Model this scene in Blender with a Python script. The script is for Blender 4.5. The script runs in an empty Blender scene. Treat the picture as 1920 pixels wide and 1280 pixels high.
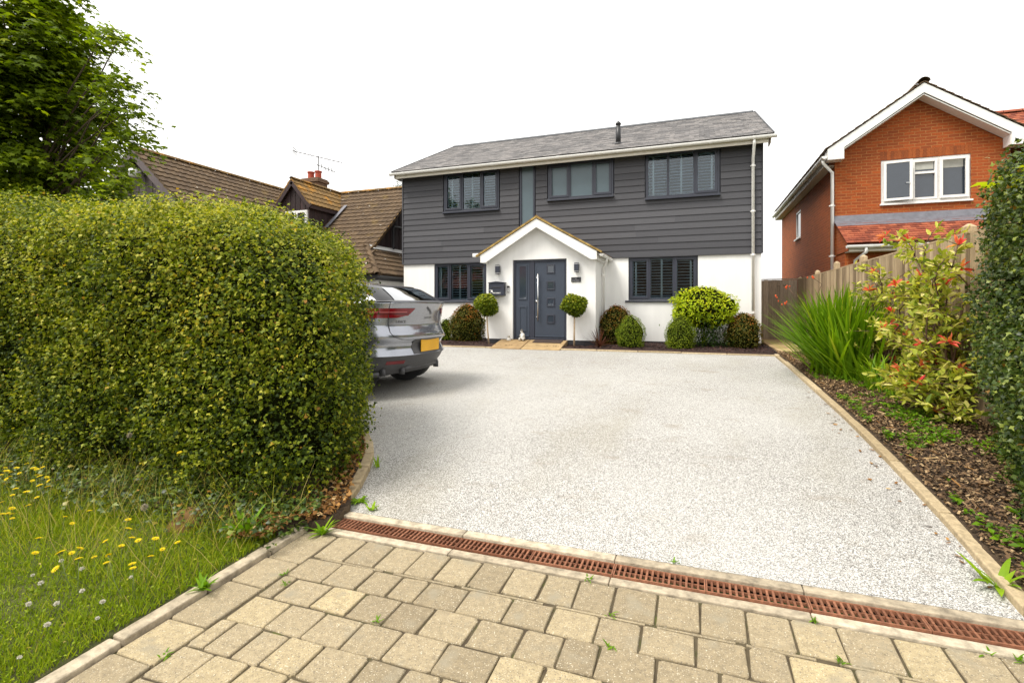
import bpy, bmesh, math, random
import numpy as np
from mathutils import Vector, Matrix
R = math.radians
rng = np.random.default_rng(7)
random.seed(7)
S = bpy.context.scene
COL = S.collection

# ------------------------------------------------------------------ camera
# world axes follow the house: +x to the right along its front, +y into the plot
cam = bpy.data.cameras.new('camera')
cam.lens = 18.0; cam.sensor_width = 36.0; cam.sensor_fit = 'HORIZONTAL'
cam.shift_y = -64.0 / 1920.0
cam.clip_start = 0.05; cam.clip_end = 2000
camo = bpy.data.objects.new('camera', cam); COL.objects.link(camo)
camo.location = (0, 0, 1.58); camo.rotation_euler = (R(90), 0, R(19.8))
S.camera = camo

# ------------------------------------------------------------------ sky, sun, exposure
SUN_EL, SUN_AZ = R(58), R(222)          # azimuth clockwise from +y: light comes from behind-left of the camera
w = bpy.data.worlds.new('World'); S.world = w; w.use_nodes = True
nt = w.node_tree; nt.nodes.clear()
sky = nt.nodes.new('ShaderNodeTexSky'); sky.sky_type = 'NISHITA'; sky.sun_disc = False
sky.sun_elevation = SUN_EL; sky.sun_rotation = SUN_AZ
sky.air_density = 1.0; sky.dust_density = 4.0; sky.ozone_density = 1.0
hsv = nt.nodes.new('ShaderNodeHueSaturation'); hsv.inputs['Saturation'].default_value = 0.12
mixw = nt.nodes.new('ShaderNodeMix'); mixw.data_type = 'RGBA'; mixw.inputs[0].default_value = 0.72
mixw.inputs[7].default_value = (9.25, 9.1, 8.8, 1)     # an even sheet of bright cloud
tc = nt.nodes.new('ShaderNodeTexCoord'); cn = nt.nodes.new('ShaderNodeTexNoise')
cn.inputs['Scale'].default_value = 2.2; cn.inputs['Detail'].default_value = 5
cmr = nt.nodes.new('ShaderNodeMapRange'); cmr.inputs[1].default_value = 0.3; cmr.inputs[2].default_value = 0.7
cmr.inputs[3].default_value = 0.60; cmr.inputs[4].default_value = 0.86
bg = nt.nodes.new('ShaderNodeBackground'); bg.inputs[1].default_value = 0.13
ow = nt.nodes.new('ShaderNodeOutputWorld')
L = nt.links.new
L(tc.outputs['Generated'], cn.inputs['Vector']); L(cn.outputs['Fac'], cmr.inputs[0]); L(cmr.outputs[0], mixw.inputs[0])
L(sky.outputs[0], hsv.inputs['Color']); L(hsv.outputs[0], mixw.inputs[6]); L(mixw.outputs[2], bg.inputs[0]); L(bg.outputs[0], ow.inputs[0])
sd = bpy.data.lights.new('sun', 'SUN'); sd.energy = 2.5; sd.angle = R(24); sd.color = (1.0, 0.95, 0.87)
so = bpy.data.objects.new('sun', sd); COL.objects.link(so)
dirv = Vector((math.sin(SUN_AZ) * math.cos(SUN_EL), math.cos(SUN_AZ) * math.cos(SUN_EL), math.sin(SUN_EL)))
so.rotation_euler = (-dirv).to_track_quat('-Z', 'Y').to_euler(); so.location = (0, -20, 30)
S.view_settings.view_transform = 'Standard'; S.view_settings.look = 'None'
S.view_settings.gamma = 1.0; S.view_settings.use_curve_mapping = False
S.view_settings.exposure = 0.70
S.render.engine = 'CYCLES'
S.cycles.max_bounces = 7; S.cycles.diffuse_bounces = 3; S.cycles.glossy_bounces = 3
S.cycles.transmission_bounces = 4; S.cycles.transparent_max_bounces = 8
S.cycles.caustics_reflective = False; S.cycles.caustics_refractive = False
S.cycles.use_denoising = True

# ------------------------------------------------------------------ helpers
ORG = {}
def link(o, parent=None):
    COL.objects.link(o)
    if parent is not None: o.parent = parent
    return o
def tag(o, label=None, cat=None, group=None, kind=None):
    if label: o['label'] = label
    if cat: o['category'] = cat
    if group: o['group'] = group
    if kind: o['kind'] = kind
    return o
def thing(name, label, cat, loc=(0, 0, 0), group=None, rz=0):
    o = bpy.data.objects.new(name, None); o.empty_display_size = 0.2
    o.location = loc; o.rotation_euler = (0, 0, rz); link(o); ORG[o.name] = Vector(loc)
    return tag(o, label, cat, group)
def copy_tree(o, parent=None):
    c = o.copy(); COL.objects.link(c)
    if parent is not None: c.parent = parent
    ORG[c.name] = ORG.get(o.name, Vector())
    for ch in list(o.children): copy_tree(ch, c)
    return c
def finish(me, name, mat, parent=None, label=None):
    """link a mesh given in world coordinates; under a parent it becomes local to the thing's base"""
    o = bpy.data.objects.new(name, me)
    mats = mat if isinstance(mat, (list, tuple)) else [mat]
    for m in mats: me.materials.append(m)
    if parent is not None:
        org = ORG[parent.name]; me.transform(Matrix.Translation(-org)); ORG_n = org
    else: ORG_n = Vector()
    link(o, parent); ORG[o.name] = ORG_n
    if label: o['label'] = label
    return o
class MB:
    def __init__(s): s.v = []; s.f = []; s.mi = []; s.sm = []; s.t = []; s.cur = 0; s.smooth = False; s.tint = 0.5
    def _add(s, vs, fs):
        b = len(s.v); s.v += [tuple(map(float, p)) for p in vs]
        for f in fs:
            s.f.append([b + i for i in f]); s.mi.append(s.cur); s.sm.append(s.smooth); s.t.append(s.tint)
        return s
    def box(s, x0, x1, y0, y1, z0, z1):
        if x0 > x1: x0, x1 = x1, x0
        if y0 > y1: y0, y1 = y1, y0
        if z0 > z1: z0, z1 = z1, z0
        return s._add([(x0,y0,z0),(x1,y0,z0),(x1,y1,z0),(x0,y1,z0),(x0,y0,z1),(x1,y0,z1),(x1,y1,z1),(x0,y1,z1)],
                      [(0,3,2,1),(4,5,6,7),(0,1,5,4),(1,2,6,5),(2,3,7,6),(3,0,4,7)])
    def obox(s, c, ax, ay, az):
        """oriented box: centre and three half-axis vectors"""
        c, ax, ay, az = map(Vector, (c, ax, ay, az))
        P = [c + ax * i + ay * j + az * k for k in (-1, 1) for j in (-1, 1) for i in (-1, 1)]
        return s._add(P, [(0,2,3,1),(4,5,7,6),(0,1,5,4),(1,3,7,5),(3,2,6,7),(2,0,4,6)])
    def prism(s, poly, axis, a, b):
        """polygon (pairs) extruded along an axis: 'x' -> pairs are (y,z), 'y' -> (x,z), 'z' -> (x,y)"""
        n = len(poly)
        def P(p, t): return (t, p[0], p[1]) if axis == 'x' else ((p[0], t, p[1]) if axis == 'y' else (p[0], p[1], t))
        vs = [P(p, a) for p in poly] + [P(p, b) for p in poly]
        fs = [tuple(range(n))[::-1], tuple(range(n, 2 * n))] + [(i, (i + 1) % n, n + (i + 1) % n, n + i) for i in range(n)]
        return s._add(vs, fs)
    def quad(s, a, b, c, d): return s._add([a, b, c, d], [(0, 1, 2, 3)])
    def poly(s, pts): return s._add(pts, [tuple(range(len(pts)))])
    def tube(s, pts, r, n=8, cap=True):
        pts = [Vector(p) for p in pts]; m = len(pts)
        rr = r if isinstance(r, (list, tuple)) else [r] * m
        vs = []; up = None
        for i, p in enumerate(pts):
            t = (pts[min(i + 1, m - 1)] - pts[max(i - 1, 0)]).normalized()
            if up is None: up = Vector((0, 0, 1)) if abs(t.z) < 0.9 else Vector((1, 0, 0))
            a = t.cross(up); a = a.normalized() if a.length > 1e-6 else t.orthogonal().normalized()
            b = a.cross(t).normalized(); up = b
            for k in range(n):
                q = 2 * math.pi * k / n
                vs.append(p + (a * math.cos(q) + b * math.sin(q)) * rr[i])
        fs = [(i * n + k, i * n + (k + 1) % n, (i + 1) * n + (k + 1) % n, (i + 1) * n + k) for i in range(m - 1) for k in range(n)]
        if cap: fs += [tuple(range(n))[::-1], tuple((m - 1) * n + k for k in range(n))]
        return s._add(vs, fs)
    def lathe(s, prof, c, n=16):
        """profile (r, z) about a vertical axis through c"""
        vs = [(c[0] + r * math.cos(2 * math.pi * k / n), c[1] + r * math.sin(2 * math.pi * k / n), c[2] + z) for r, z in prof for k in range(n)]
        m = len(prof)
        fs = [(i * n + k, i * n + (k + 1) % n, (i + 1) * n + (k + 1) % n, (i + 1) * n + k) for i in range(m - 1) for k in range(n)]
        fs += [tuple(range(n))[::-1], tuple((m - 1) * n + k for k in range(n))]
        return s._add(vs, fs)
    def grid(s, P):
        """P[i][j] points"""
        n, m = len(P), len(P[0])
        return s._add([p for r in P for p in r], [(i * m + j, i * m + j + 1, (i + 1) * m + j + 1, (i + 1) * m + j) for i in range(n - 1) for j in range(m - 1)])
    def mesh(s, name):
        me = bpy.data.meshes.new(name); me.from_pydata(s.v, [], s.f)
        me.polygons.foreach_set('material_index', s.mi); me.polygons.foreach_set('use_smooth', s.sm)
        a = me.attributes.new('tint', 'FLOAT', 'FACE'); a.data.foreach_set('value', s.t)
        me.update(); return me
    def build(s, name, mat, parent=None, bevel=0, label=None, recalc=True):
        me = s.mesh(name)
        if recalc:
            bm = bmesh.new(); bm.from_mesh(me); bmesh.ops.recalc_face_normals(bm, faces=bm.faces); bm.to_mesh(me); bm.free()
        o = finish(me, name, mat, parent, label)
        if bevel:
            b = o.modifiers.new('bevel', 'BEVEL'); b.width = bevel; b.segments = 2; b.limit_method = 'ANGLE'; b.angle_limit = R(40)
        return o

def wall_cells(mb, fn, a0, a1, z0, z1, holes):
    """rectangle with rectangular holes split into cells; fn(a0,a1,z0,z1) adds a cell"""
    xs = sorted({a0, a1, *[min(max(h[i], a0), a1) for h in holes for i in (0, 1)]})
    zs = sorted({z0, z1, *[min(max(h[i], z0), z1) for h in holes for i in (2, 3)]})
    for i in range(len(xs) - 1):
        run = None
        for j in range(len(zs) - 1):
            cx, cz = (xs[i] + xs[i + 1]) / 2, (zs[j] + zs[j + 1]) / 2
            hole = any(h[0] < cx < h[1] and h[2] < cz < h[3] for h in holes)
            if hole:
                if run is not None: fn(xs[i], xs[i + 1], run, zs[j]); run = None
            elif run is None: run = zs[j]
        if run is not None: fn(xs[i], xs[i + 1], run, zs[-1])

# ---- numpy meshes of many small faces
def np_mesh(name, V, T, k, tint):
    """V (n,3); T (m,k) indices; tint per face"""
    me = bpy.data.meshes.new(name); m = len(T)
    me.vertices.add(len(V)); me.vertices.foreach_set('co', np.ascontiguousarray(V, dtype=np.float32).ravel())
    me.loops.add(m * k); me.loops.foreach_set('vertex_index', np.ascontiguousarray(T, dtype=np.int32).ravel())
    me.polygons.add(m); me.polygons.foreach_set('loop_start', np.arange(0, m * k, k, dtype=np.int32))
    me.update(calc_edges=True)
    a = me.attributes.new('tint', 'FLOAT', 'FACE'); a.data.foreach_set('value', np.ascontiguousarray(tint, dtype=np.float32))
    return me
T_OVAL = (np.array([(0,0,0),(.27,.42,.09),(0,1,-.08),(-.27,.42,.09)], float), [(0,1,2),(0,2,3)])
T_LONG = (np.array([(0,0,0),(.17,.35,.05),(.13,.7,.03),(0,1,-.12),(-.13,.7,.03),(-.17,.35,.05),(0,.5,-.02)], float),
          [(0,1,6),(1,2,6),(2,3,6),(3,4,6),(4,5,6),(5,0,6)])
T_LOBE3 = (np.array([(0,0,0),(.42,.30,-.04),(.16,.52,.05),(0,1,-.10),(-.16,.52,.05),(-.42,.30,-.04),(0,.42,.07)], float),
           [(0,1,6),(1,2,6),(2,3,6),(3,4,6),(4,5,6),(5,0,6)])
T_MAPLE = (np.array([(0,0,0),(.36,.02,-.05),(.24,.28,.03),(.58,.50,-.10),(.20,.58,.03),(0,1,-.14),(-.20,.58,.03),(-.58,.50,-.10),(-.24,.28,.03),(-.36,.02,-.05),(0,.35,.05)], float),
           [(0,1,10),(1,2,10),(2,3,10),(3,4,10),(4,5,10),(5,6,10),(6,7,10),(7,8,10),(8,9,10),(9,0,10)])
T_BLADE = (np.array([(-.5,0,0),(.5,0,0),(.42,.5,.10),(-.42,.5,.10),(0,1,.42)], float), [(0,1,2),(0,2,3),(3,2,4)])
T_CHIP = (np.array([(-.5,-.2,0),(.5,-.25,0),(.45,.22,.06),(-.42,.25,.04)], float), [(0,1,2),(0,2,3)])
def unit(a): return a / np.maximum(np.linalg.norm(a, axis=1, keepdims=True), 1e-9)
def leaf_mesh(name, P, N, D, size, tmpl, tint, width=None):
    """P positions, N facing, D the direction of the leaf's length, size per leaf"""
    tv, tf = tmpl; n = len(P); k = len(tv)
    D = unit(D - N * np.sum(D * N, axis=1, keepdims=True)); B = np.cross(D, N)
    sz = np.broadcast_to(np.asarray(size, float), (n,))[:, None, None]
    wd = sz if width is None else np.broadcast_to(np.asarray(width, float), (n,))[:, None, None]
    V = P[:, None, :] + B[:, None, :] * (tv[None, :, 0:1] * wd) + D[:, None, :] * (tv[None, :, 1:2] * sz) + N[:, None, :] * (tv[None, :, 2:3] * sz)
    F = (np.array(tf)[None] + (np.arange(n) * k)[:, None, None]).reshape(-1, 3)
    return np_mesh(name, V.reshape(-1, 3), F, 3, np.repeat(tint, len(tf)))
_lat = rng.random((24, 24, 24))
def vnoise(P, sc):
    Q = np.asarray(P) * sc; i = np.floor(Q).astype(int); f = Q - i; f = f * f * (3 - 2 * f)
    r = 0
    for dx in (0, 1):
        for dy in (0, 1):
            for dz in (0, 1):
                wgt = np.where(dx, f[:, 0], 1 - f[:, 0]) * np.where(dy, f[:, 1], 1 - f[:, 1]) * np.where(dz, f[:, 2], 1 - f[:, 2])
                r = r + wgt * _lat[(i[:, 0] + dx) % 24, (i[:, 1] + dy) % 24, (i[:, 2] + dz) % 24]
    return r
def rnd_dirs(n): return unit(rng.normal(size=(n, 3)))

# ------------------------------------------------------------------ materials
def newmat(name):
    m = bpy.data.materials.new(name); m.use_nodes = True
    return m, m.node_tree, m.node_tree.nodes['Principled BSDF']
def nd(nt, typ, **kw):
    n = nt.nodes.new(typ)
    for k, v in kw.items():
        if k[0] == 'i' and k[1:].isdigit(): n.inputs[int(k[1:])].default_value = v
        else: setattr(n, k, v)
    return n
def ramp(nt, stops, interp='LINEAR'):
    n = nt.nodes.new('ShaderNodeValToRGB'); n.color_ramp.interpolation = interp
    e = n.color_ramp.elements
    while len(e) < len(stops): e.new(0.5)
    for i, (p, c) in enumerate(stops): e[i].position = p; e[i].color = (*c, 1)
    return n
def noise(nt, scale, detail=4, rough=0.55, coord='Object', vec=None, stretch=None):
    t = nt.nodes.new('ShaderNodeTexCoord'); n = nt.nodes.new('ShaderNodeTexNoise')
    n.inputs['Scale'].default_value = scale; n.inputs['Detail'].default_value = detail; n.inputs['Roughness'].default_value = rough
    src = t.outputs[coord]
    if stretch:
        mp = nt.nodes.new('ShaderNodeMapping'); mp.inputs['Scale'].default_value = stretch
        nt.links.new(src, mp.inputs['Vector']); src = mp.outputs[0]
    nt.links.new(src, n.inputs['Vector']); return n
def bump(nt, bs, height_socket, strength=0.3, dist=0.01):
    b = nt.nodes.new('ShaderNodeBump'); b.inputs['Strength'].default_value = strength; b.inputs['Distance'].default_value = dist
    nt.links.new(height_socket, b.inputs['Height']); nt.links.new(b.outputs[0], bs.inputs['Normal']); return b
def mixc(nt, fac, a, b, mode='MIX'):
    m = nt.nodes.new('ShaderNodeMix'); m.data_type = 'RGBA'; m.blend_type = mode
    for s, x in ((0, fac), (6, a), (7, b)):
        if hasattr(x, 'links') or isinstance(x, bpy.types.NodeSocket): nt.links.new(x, m.inputs[s])
        elif s == 0: m.inputs[0].default_value = x
        else: m.inputs[s].default_value = (*x, 1) if len(x) == 3 else x
    return m.outputs[2]
def maprange(nt, sock, a, b, c, d):
    m = nt.nodes.new('ShaderNodeMapRange'); nt.links.new(sock, m.inputs[0])
    for i, v in enumerate((a, b, c, d)): m.inputs[i + 1].default_value = v
    return m.outputs[0]
def mat_plain(name, col, rough=0.6, metal=0, spec=0.5, var=0.12, nscale=9, bumpy=0.0, bscale=120, stretch=None):
    m, nt, bs = newmat(name); bs.inputs['Roughness'].default_value = rough; bs.inputs['Metallic'].default_value = metal
    bs.inputs['Specular IOR Level'].default_value = spec
    n = noise(nt, nscale, 5, stretch=stretch); lo = tuple(c * (1 - var) for c in col); hi = tuple(min(1, c * (1 + var)) for c in col)
    r = ramp(nt, [(0.3, lo), (0.7, hi)]); nt.links.new(n.outputs['Fac'], r.inputs[0]); nt.links.new(r.outputs[0], bs.inputs['Base Color'])
    if bumpy:
        b = noise(nt, bscale, 3); bump(nt, bs, b.outputs['Fac'], bumpy, 0.01)
    return m
def mat_leaf(name, stops, rough=0.55, trans=0.3, spec=0.16, tcol=None):
    m, nt, bs = newmat(name); at = nd(nt, 'ShaderNodeAttribute', attribute_name='tint')
    r = ramp(nt, stops); nt.links.new(at.outputs['Fac'], r.inputs[0])
    nt.links.new(r.outputs[0], bs.inputs['Base Color']); bs.inputs['Roughness'].default_value = rough; bs.inputs['Specular IOR Level'].default_value = spec
    tr = nt.nodes.new('ShaderNodeBsdfTranslucent'); mx = nt.nodes.new('ShaderNodeMixShader'); mx.inputs[0].default_value = trans
    tc_ = mixc(nt, 1.0, r.outputs[0], tcol or (1.5, 1.5, 0.6), 'MULTIPLY'); nt.links.new(tc_, tr.inputs[0])
    nt.links.new(bs.outputs[0], mx.inputs[1]); nt.links.new(tr.outputs[0], mx.inputs[2])
    nt.links.new(mx.outputs[0], nt.nodes['Material Output'].inputs['Surface']); return m
def mat_tint(name, stops, rough=0.7, nscale=30, namt=0.25, bumpy=0.25, bscale=90, spots=None, stretch=None, spec=0.4):
    """colour per piece from the tint attribute, mottled by noise"""
    m, nt, bs = newmat(name); at = nd(nt, 'ShaderNodeAttribute', attribute_name='tint')
    r = ramp(nt, stops); nt.links.new(at.outputs['Fac'], r.inputs[0])
    n = noise(nt, nscale, 6, 0.65, stretch=stretch); f = maprange(nt, n.outputs['Fac'], 0.3, 0.7, 1 - namt, 1 + namt)
    cmb = nt.nodes.new('ShaderNodeCombineColor')
    for i in range(3): nt.links.new(f, cmb.inputs[i])
    c = mixc(nt, 1.0, r.outputs[0], cmb.outputs[0], 'MULTIPLY')
    for sc, thr, wdt, col in (spots or []):
        sn = noise(nt, sc, 3); fac = maprange(nt, sn.outputs['Fac'], thr, thr + wdt, 0, 1); c = mixc(nt, fac, c, col)
    nt.links.new(c, bs.inputs['Base Color']); bs.inputs['Roughness'].default_value = rough; bs.inputs['Specular IOR Level'].default_value = spec
    if bumpy:
        b = noise(nt, bscale, 4, 0.7); bump(nt, bs, b.outputs['Fac'], bumpy, 0.008)
    return m

M = {}
M['render'] = mat_plain('white_render', (.80, .795, .775), .85, var=.04, nscale=2.2, bumpy=.08, bscale=150, stretch=(2.5, 2.5, .35))
M['plinth'] = mat_plain('black_plinth', (.02, .02, .024), .7)
M['clad'] = mat_tint('grey_cladding', [(0, (.048, .048, .055)), (1, (.072, .072, .080))], .62, 40, .10, .25, 60, stretch=(.15, .15, 2.5))
M['anth'] = mat_plain('anthracite_frame', (.026, .030, .046), .42, var=.08)
M['door'] = mat_plain('blue_grey_door', (.034, .045, .067), .5, var=.06, bumpy=.08, bscale=60, stretch=(8, 8, .6))
M['white'] = mat_plain('white_plastic', (.78, .77, .74), .4, var=.03)
M['soffit'] = mat_plain('white_soffit', (.62, .58, .50), .55, var=.05)
M['slate'] = mat_tint('roof_slate', [(0, (.105, .10, .10)), (.5, (.165, .156, .153)), (1, (.245, .227, .217))], .62, 14, .3, .3, 60)
M['ridge'] = mat_plain('dark_ridge', (.05, .055, .062), .5)
M['black'] = mat_plain('black_metal', (.015, .015, .017), .45)
M['steel'] = mat_plain('brushed_steel', (.62, .62, .62), .28, metal=1, var=.05)
M['shutter'] = mat_plain('white_shutter', (.62, .66, .69), .5, var=.04)
M['room'] = mat_plain('dark_room', (.03, .028, .026), .9)
def mat_glass(name, tint=(.85, .9, .92), base=.10):
    m, nt, bs = newmat(name); nt.nodes.remove(bs)
    tr = nd(nt, 'ShaderNodeBsdfTransparent', i0=(*tint, 1)); gl = nt.nodes.new('ShaderNodeBsdfGlossy')
    gl.inputs['Roughness'].default_value = .015; gl.inputs['Color'].default_value = (.95, .97, 1, 1)
    fr = nd(nt, 'ShaderNodeFresnel', i0=1.5); ad = nd(nt, 'ShaderNodeMath', operation='ADD', use_clamp=True, i1=base)
    mx = nt.nodes.new('ShaderNodeMixShader'); nt.links.new(fr.outputs[0], ad.inputs[0]); nt.links.new(ad.outputs[0], mx.inputs[0])
    nt.links.new(tr.outputs[0], mx.inputs[1]); nt.links.new(gl.outputs[0], mx.inputs[2])
    nt.links.new(mx.outputs[0], nt.nodes['Material Output'].inputs['Surface']); return m
M['glass'] = mat_glass('window_glass', (.72, .80, .84), .012)
M['frost'] = mat_plain('frosted_glass', (.085, .125, .145), .28, var=.05, nscale=3)
M['dkglass'] = mat_plain('dark_glass', (.03, .04, .055), .06, var=.05, spec=.9)
# brick by world-scale brick texture, good on walls facing x or y
def mat_brick(name, c1, c2, mortar, scale=1.0):
    m, nt, bs = newmat(name); t = nt.nodes.new('ShaderNodeTexCoord'); sp = nt.nodes.new('ShaderNodeSeparateXYZ'); cb = nt.nodes.new('ShaderNodeCombineXYZ')
    ad = nd(nt, 'ShaderNodeMath', operation='ADD'); nt.links.new(t.outputs['Object'], sp.inputs[0])
    nt.links.new(sp.outputs[0], ad.inputs[0]); nt.links.new(sp.outputs[1], ad.inputs[1]); nt.links.new(ad.outputs[0], cb.inputs[0]); nt.links.new(sp.outputs[2], cb.inputs[1])
    b = nt.nodes.new('ShaderNodeTexBrick'); nt.links.new(cb.outputs[0], b.inputs['Vector'])
    for k, v in (('Scale', 1.0), ('Mortar Size', .009), ('Mortar Smooth', .2), ('Bias', 0.0), ('Brick Width', .225), ('Row Height', .075)): b.inputs[k].default_value = v
    b.inputs['Color1'].default_value = (*c1, 1); b.inputs['Color2'].default_value = (*c2, 1); b.inputs['Mortar'].default_value = (*mortar, 1)
    n = noise(nt, 22, 5, .7); f = mixc(nt, maprange(nt, n.outputs['Fac'], .35, .7, 0, .7), b.outputs['Color'], tuple(x * .55 for x in c1))
    n2 = noise(nt, 1.2, 3); f = mixc(nt, maprange(nt, n2.outputs['Fac'], .4, .7, 0, .35), f, tuple(min(1, x * 1.5) for x in c2))
    nt.links.new(f, bs.inputs['Base Color']); bs.inputs['Roughness'].default_value = .85
    inv = nd(nt, 'ShaderNodeMath', operation='SUBTRACT', i0=1.0); nt.links.new(b.outputs['Fac'], inv.inputs[1]); bump(nt, bs, inv.outputs[0], .6, .008)
    return m
M['brick'] = mat_brick('orange_brick', (.40, .078, .007), (.22, .044, .006), (.40, .17, .05))
M['brickdk'] = mat_brick('brown_brick', (.16, .07, .03), (.10, .05, .025), (.20, .15, .10))
M['redtile'] = mat_tint('red_tile', [(0, (.15, .034, .017)), (.5, (.25, .060, .027)), (1, (.34, .10, .045))], .75, 18, .3, .3, 60)
M['browntile'] = mat_tint('brown_tile', [(0, (.060, .037, .020)), (.5, (.092, .058, .029)), (1, (.125, .080, .040))], .85, 5, .25, .3, 70,
                          spots=[(1.3, .60, .14, (.16, .105, .03)), (6.0, .715, .012, (.5, .47, .40))])
M['lichtile'] = mat_tint('lichen_tile', [(0, (.13, .078, .028)), (.5, (.18, .105, .032)), (1, (.23, .135, .04))], .85, 10, .35, .5, 70,
                         spots=[(2.2, .55, .12, (.34, .16, .02))])
M['goldtile'] = mat_tint('lichen_gold_tile', [(0, (.22, .14, .04)), (1, (.38, .26, .08))], .85, 20, .35, .4, 70)
M['darkwood'] = mat_tint('dark_stained_boards', [(0, (.022, .012, .012)), (1, (.045, .024, .024))], .6, 12, .35, .2, 60, stretch=(4, 4, .3))
M['greywood'] = mat_tint('weathered_grey_boards', [(0, (.085, .068, .072)), (1, (.13, .105, .105))], .8, 12, .3, .2, 60, stretch=(4, 4, .3))
M['fence'] = mat_tint('weathered_fence', [(0, (.16, .11, .06)), (.5, (.31, .225, .13)), (1, (.46, .35, .215))], .85, 14, .35, .3, 70, stretch=(5, 5, .35))
M['gatewood'] = mat_tint('weathered_gate', [(0, (.24, .185, .13)), (1, (.36, .285, .21))], .85, 14, .35, .3, 70, stretch=(5, 5, .35))
M['stonepath'] = mat_tint('sandstone_slab', [(0, (.30, .20, .095)), (1, (.42, .30, .15))], .8, 7, .25, .2, 50)
M['edging'] = mat_tint('stone_edging', [(0, (.32, .245, .14)), (1, (.47, .375, .235))], .85, 24, .3, .5, 80)
M['concrete'] = mat_tint('concrete_edging', [(0, (.33, .275, .195)), (1, (.48, .41, .30))], .9, 16, .45, .6, 110)
M['rust'] = mat_tint('rusty_iron', [(0, (.14, .050, .022)), (1, (.25, .105, .055))], .8, 35, .4, .4, 120)
M['drain'] = mat_plain('drain_shadow', (.014, .009, .007), .9)
M['bark'] = mat_plain('bark', (.07, .048, .03), .9, var=.4, nscale=14, bumpy=.6, bscale=30, stretch=(3, 3, .5))
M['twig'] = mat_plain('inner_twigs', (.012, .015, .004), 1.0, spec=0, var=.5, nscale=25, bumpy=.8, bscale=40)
M['paletrunk'] = mat_plain('pale_stem', (.42, .31, .20), .8, var=.2, nscale=30)
# ================================================================== the ground
_gy = [-400, -30, 0, 2.0, 2.9, 3.3, 3.9, 5.2, 6.3, 8.3, 10, 11.7, 13.7, 17, 60, 600]
_gz = [-.6, -.3, -.06, 0.0, .035, .085, .175, .29, .37, .46, .53, .585, .62, .60, .6, .6]
def g(y):
    y = np.asarray(y, float)
    return sum(np.interp(y + d, _gy, _gz) for d in (-.25, -.1, 0, .1, .25)) / 5
def G(y): return float(g(y))
YS = sorted(set([-400, -100, -30, -8] + [round(-3 + .25 * i, 3) for i in range(100)] + [30, 60, 120, 300, 600]))
def sheet(name, x0, x1, y0, y1, lift, mat, nx=2, fx=None):
    mb = MB(); mb.smooth = True; ys = [y0] + [y for y in YS if y0 + .03 < y < y1 - .03] + [y1]
    P = []
    for y in ys:
        a, b = (fx(y) if fx else (x0, x1))
        P.append([(a + (b - a) * i / nx, y, G(y) + lift) for i in range(nx + 1)])
    mb.grid(P); o = mb.build(name, mat, recalc=False); tag(o, kind='structure'); return o
# earth
m, nt_, bs = newmat('earth'); n1 = noise(nt_, 1.5, 6); r = ramp(nt_, [(.35, (.035, .05, .012)), (.6, (.06, .075, .02)), (.75, (.09, .075, .04))])
nt_.links.new(n1.outputs['Fac'], r.inputs[0]); nt_.links.new(r.outputs[0], bs.inputs['Base Color']); bs.inputs['Roughness'].default_value = .95
sheet('ground', -300, 300, -400, 600, -.06, m, nx=4)
# driveway of bound stone chippings
m, nt_, bs = newmat('stone_chippings')
t = nt_.nodes.new('ShaderNodeTexCoord'); v = nd(nt_, 'ShaderNodeTexVoronoi'); v.inputs['Scale'].default_value = 205
nt_.links.new(t.outputs['Object'], v.inputs['Vector'])
spc = nt_.nodes.new('ShaderNodeSeparateColor'); nt_.links.new(v.outputs['Color'], spc.inputs[0])
r = ramp(nt_, [(0, (.045, .042, .042)), (.2, (.135, .125, .11)), (.45, (.30, .29, .265)), (.75, (.47, .455, .425)), (1, (.74, .725, .69))])
nt_.links.new(spc.outputs[0], r.inputs[0])
n1 = noise(nt_, 1.1, 5, .6, stretch=(1, .45, 1)); c = mixc(nt_, maprange(nt_, n1.outputs['Fac'], .50, .74, 0, .42), r.outputs[0], (.27, .245, .18))
n2 = noise(nt_, 3.4, 5, .75, stretch=(.6, 1, 1)); c = mixc(nt_, maprange(nt_, n2.outputs['Fac'], .575, .74, 0, .62), c, (.17, .13, .075))
n3 = noise(nt_, .45, 2); c = mixc(nt_, maprange(nt_, n3.outputs['Fac'], .35, .7, 0, .30), c, (.55, .545, .52))
nt_.links.new(c, bs.inputs['Base Color']); bs.inputs['Roughness'].default_value = .8
bump(nt_, bs, spc.outputs[1], .55, .006)
sheet('driveway', -12, 1.5, 3.165, 11.62, 0, m, nx=6)
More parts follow.
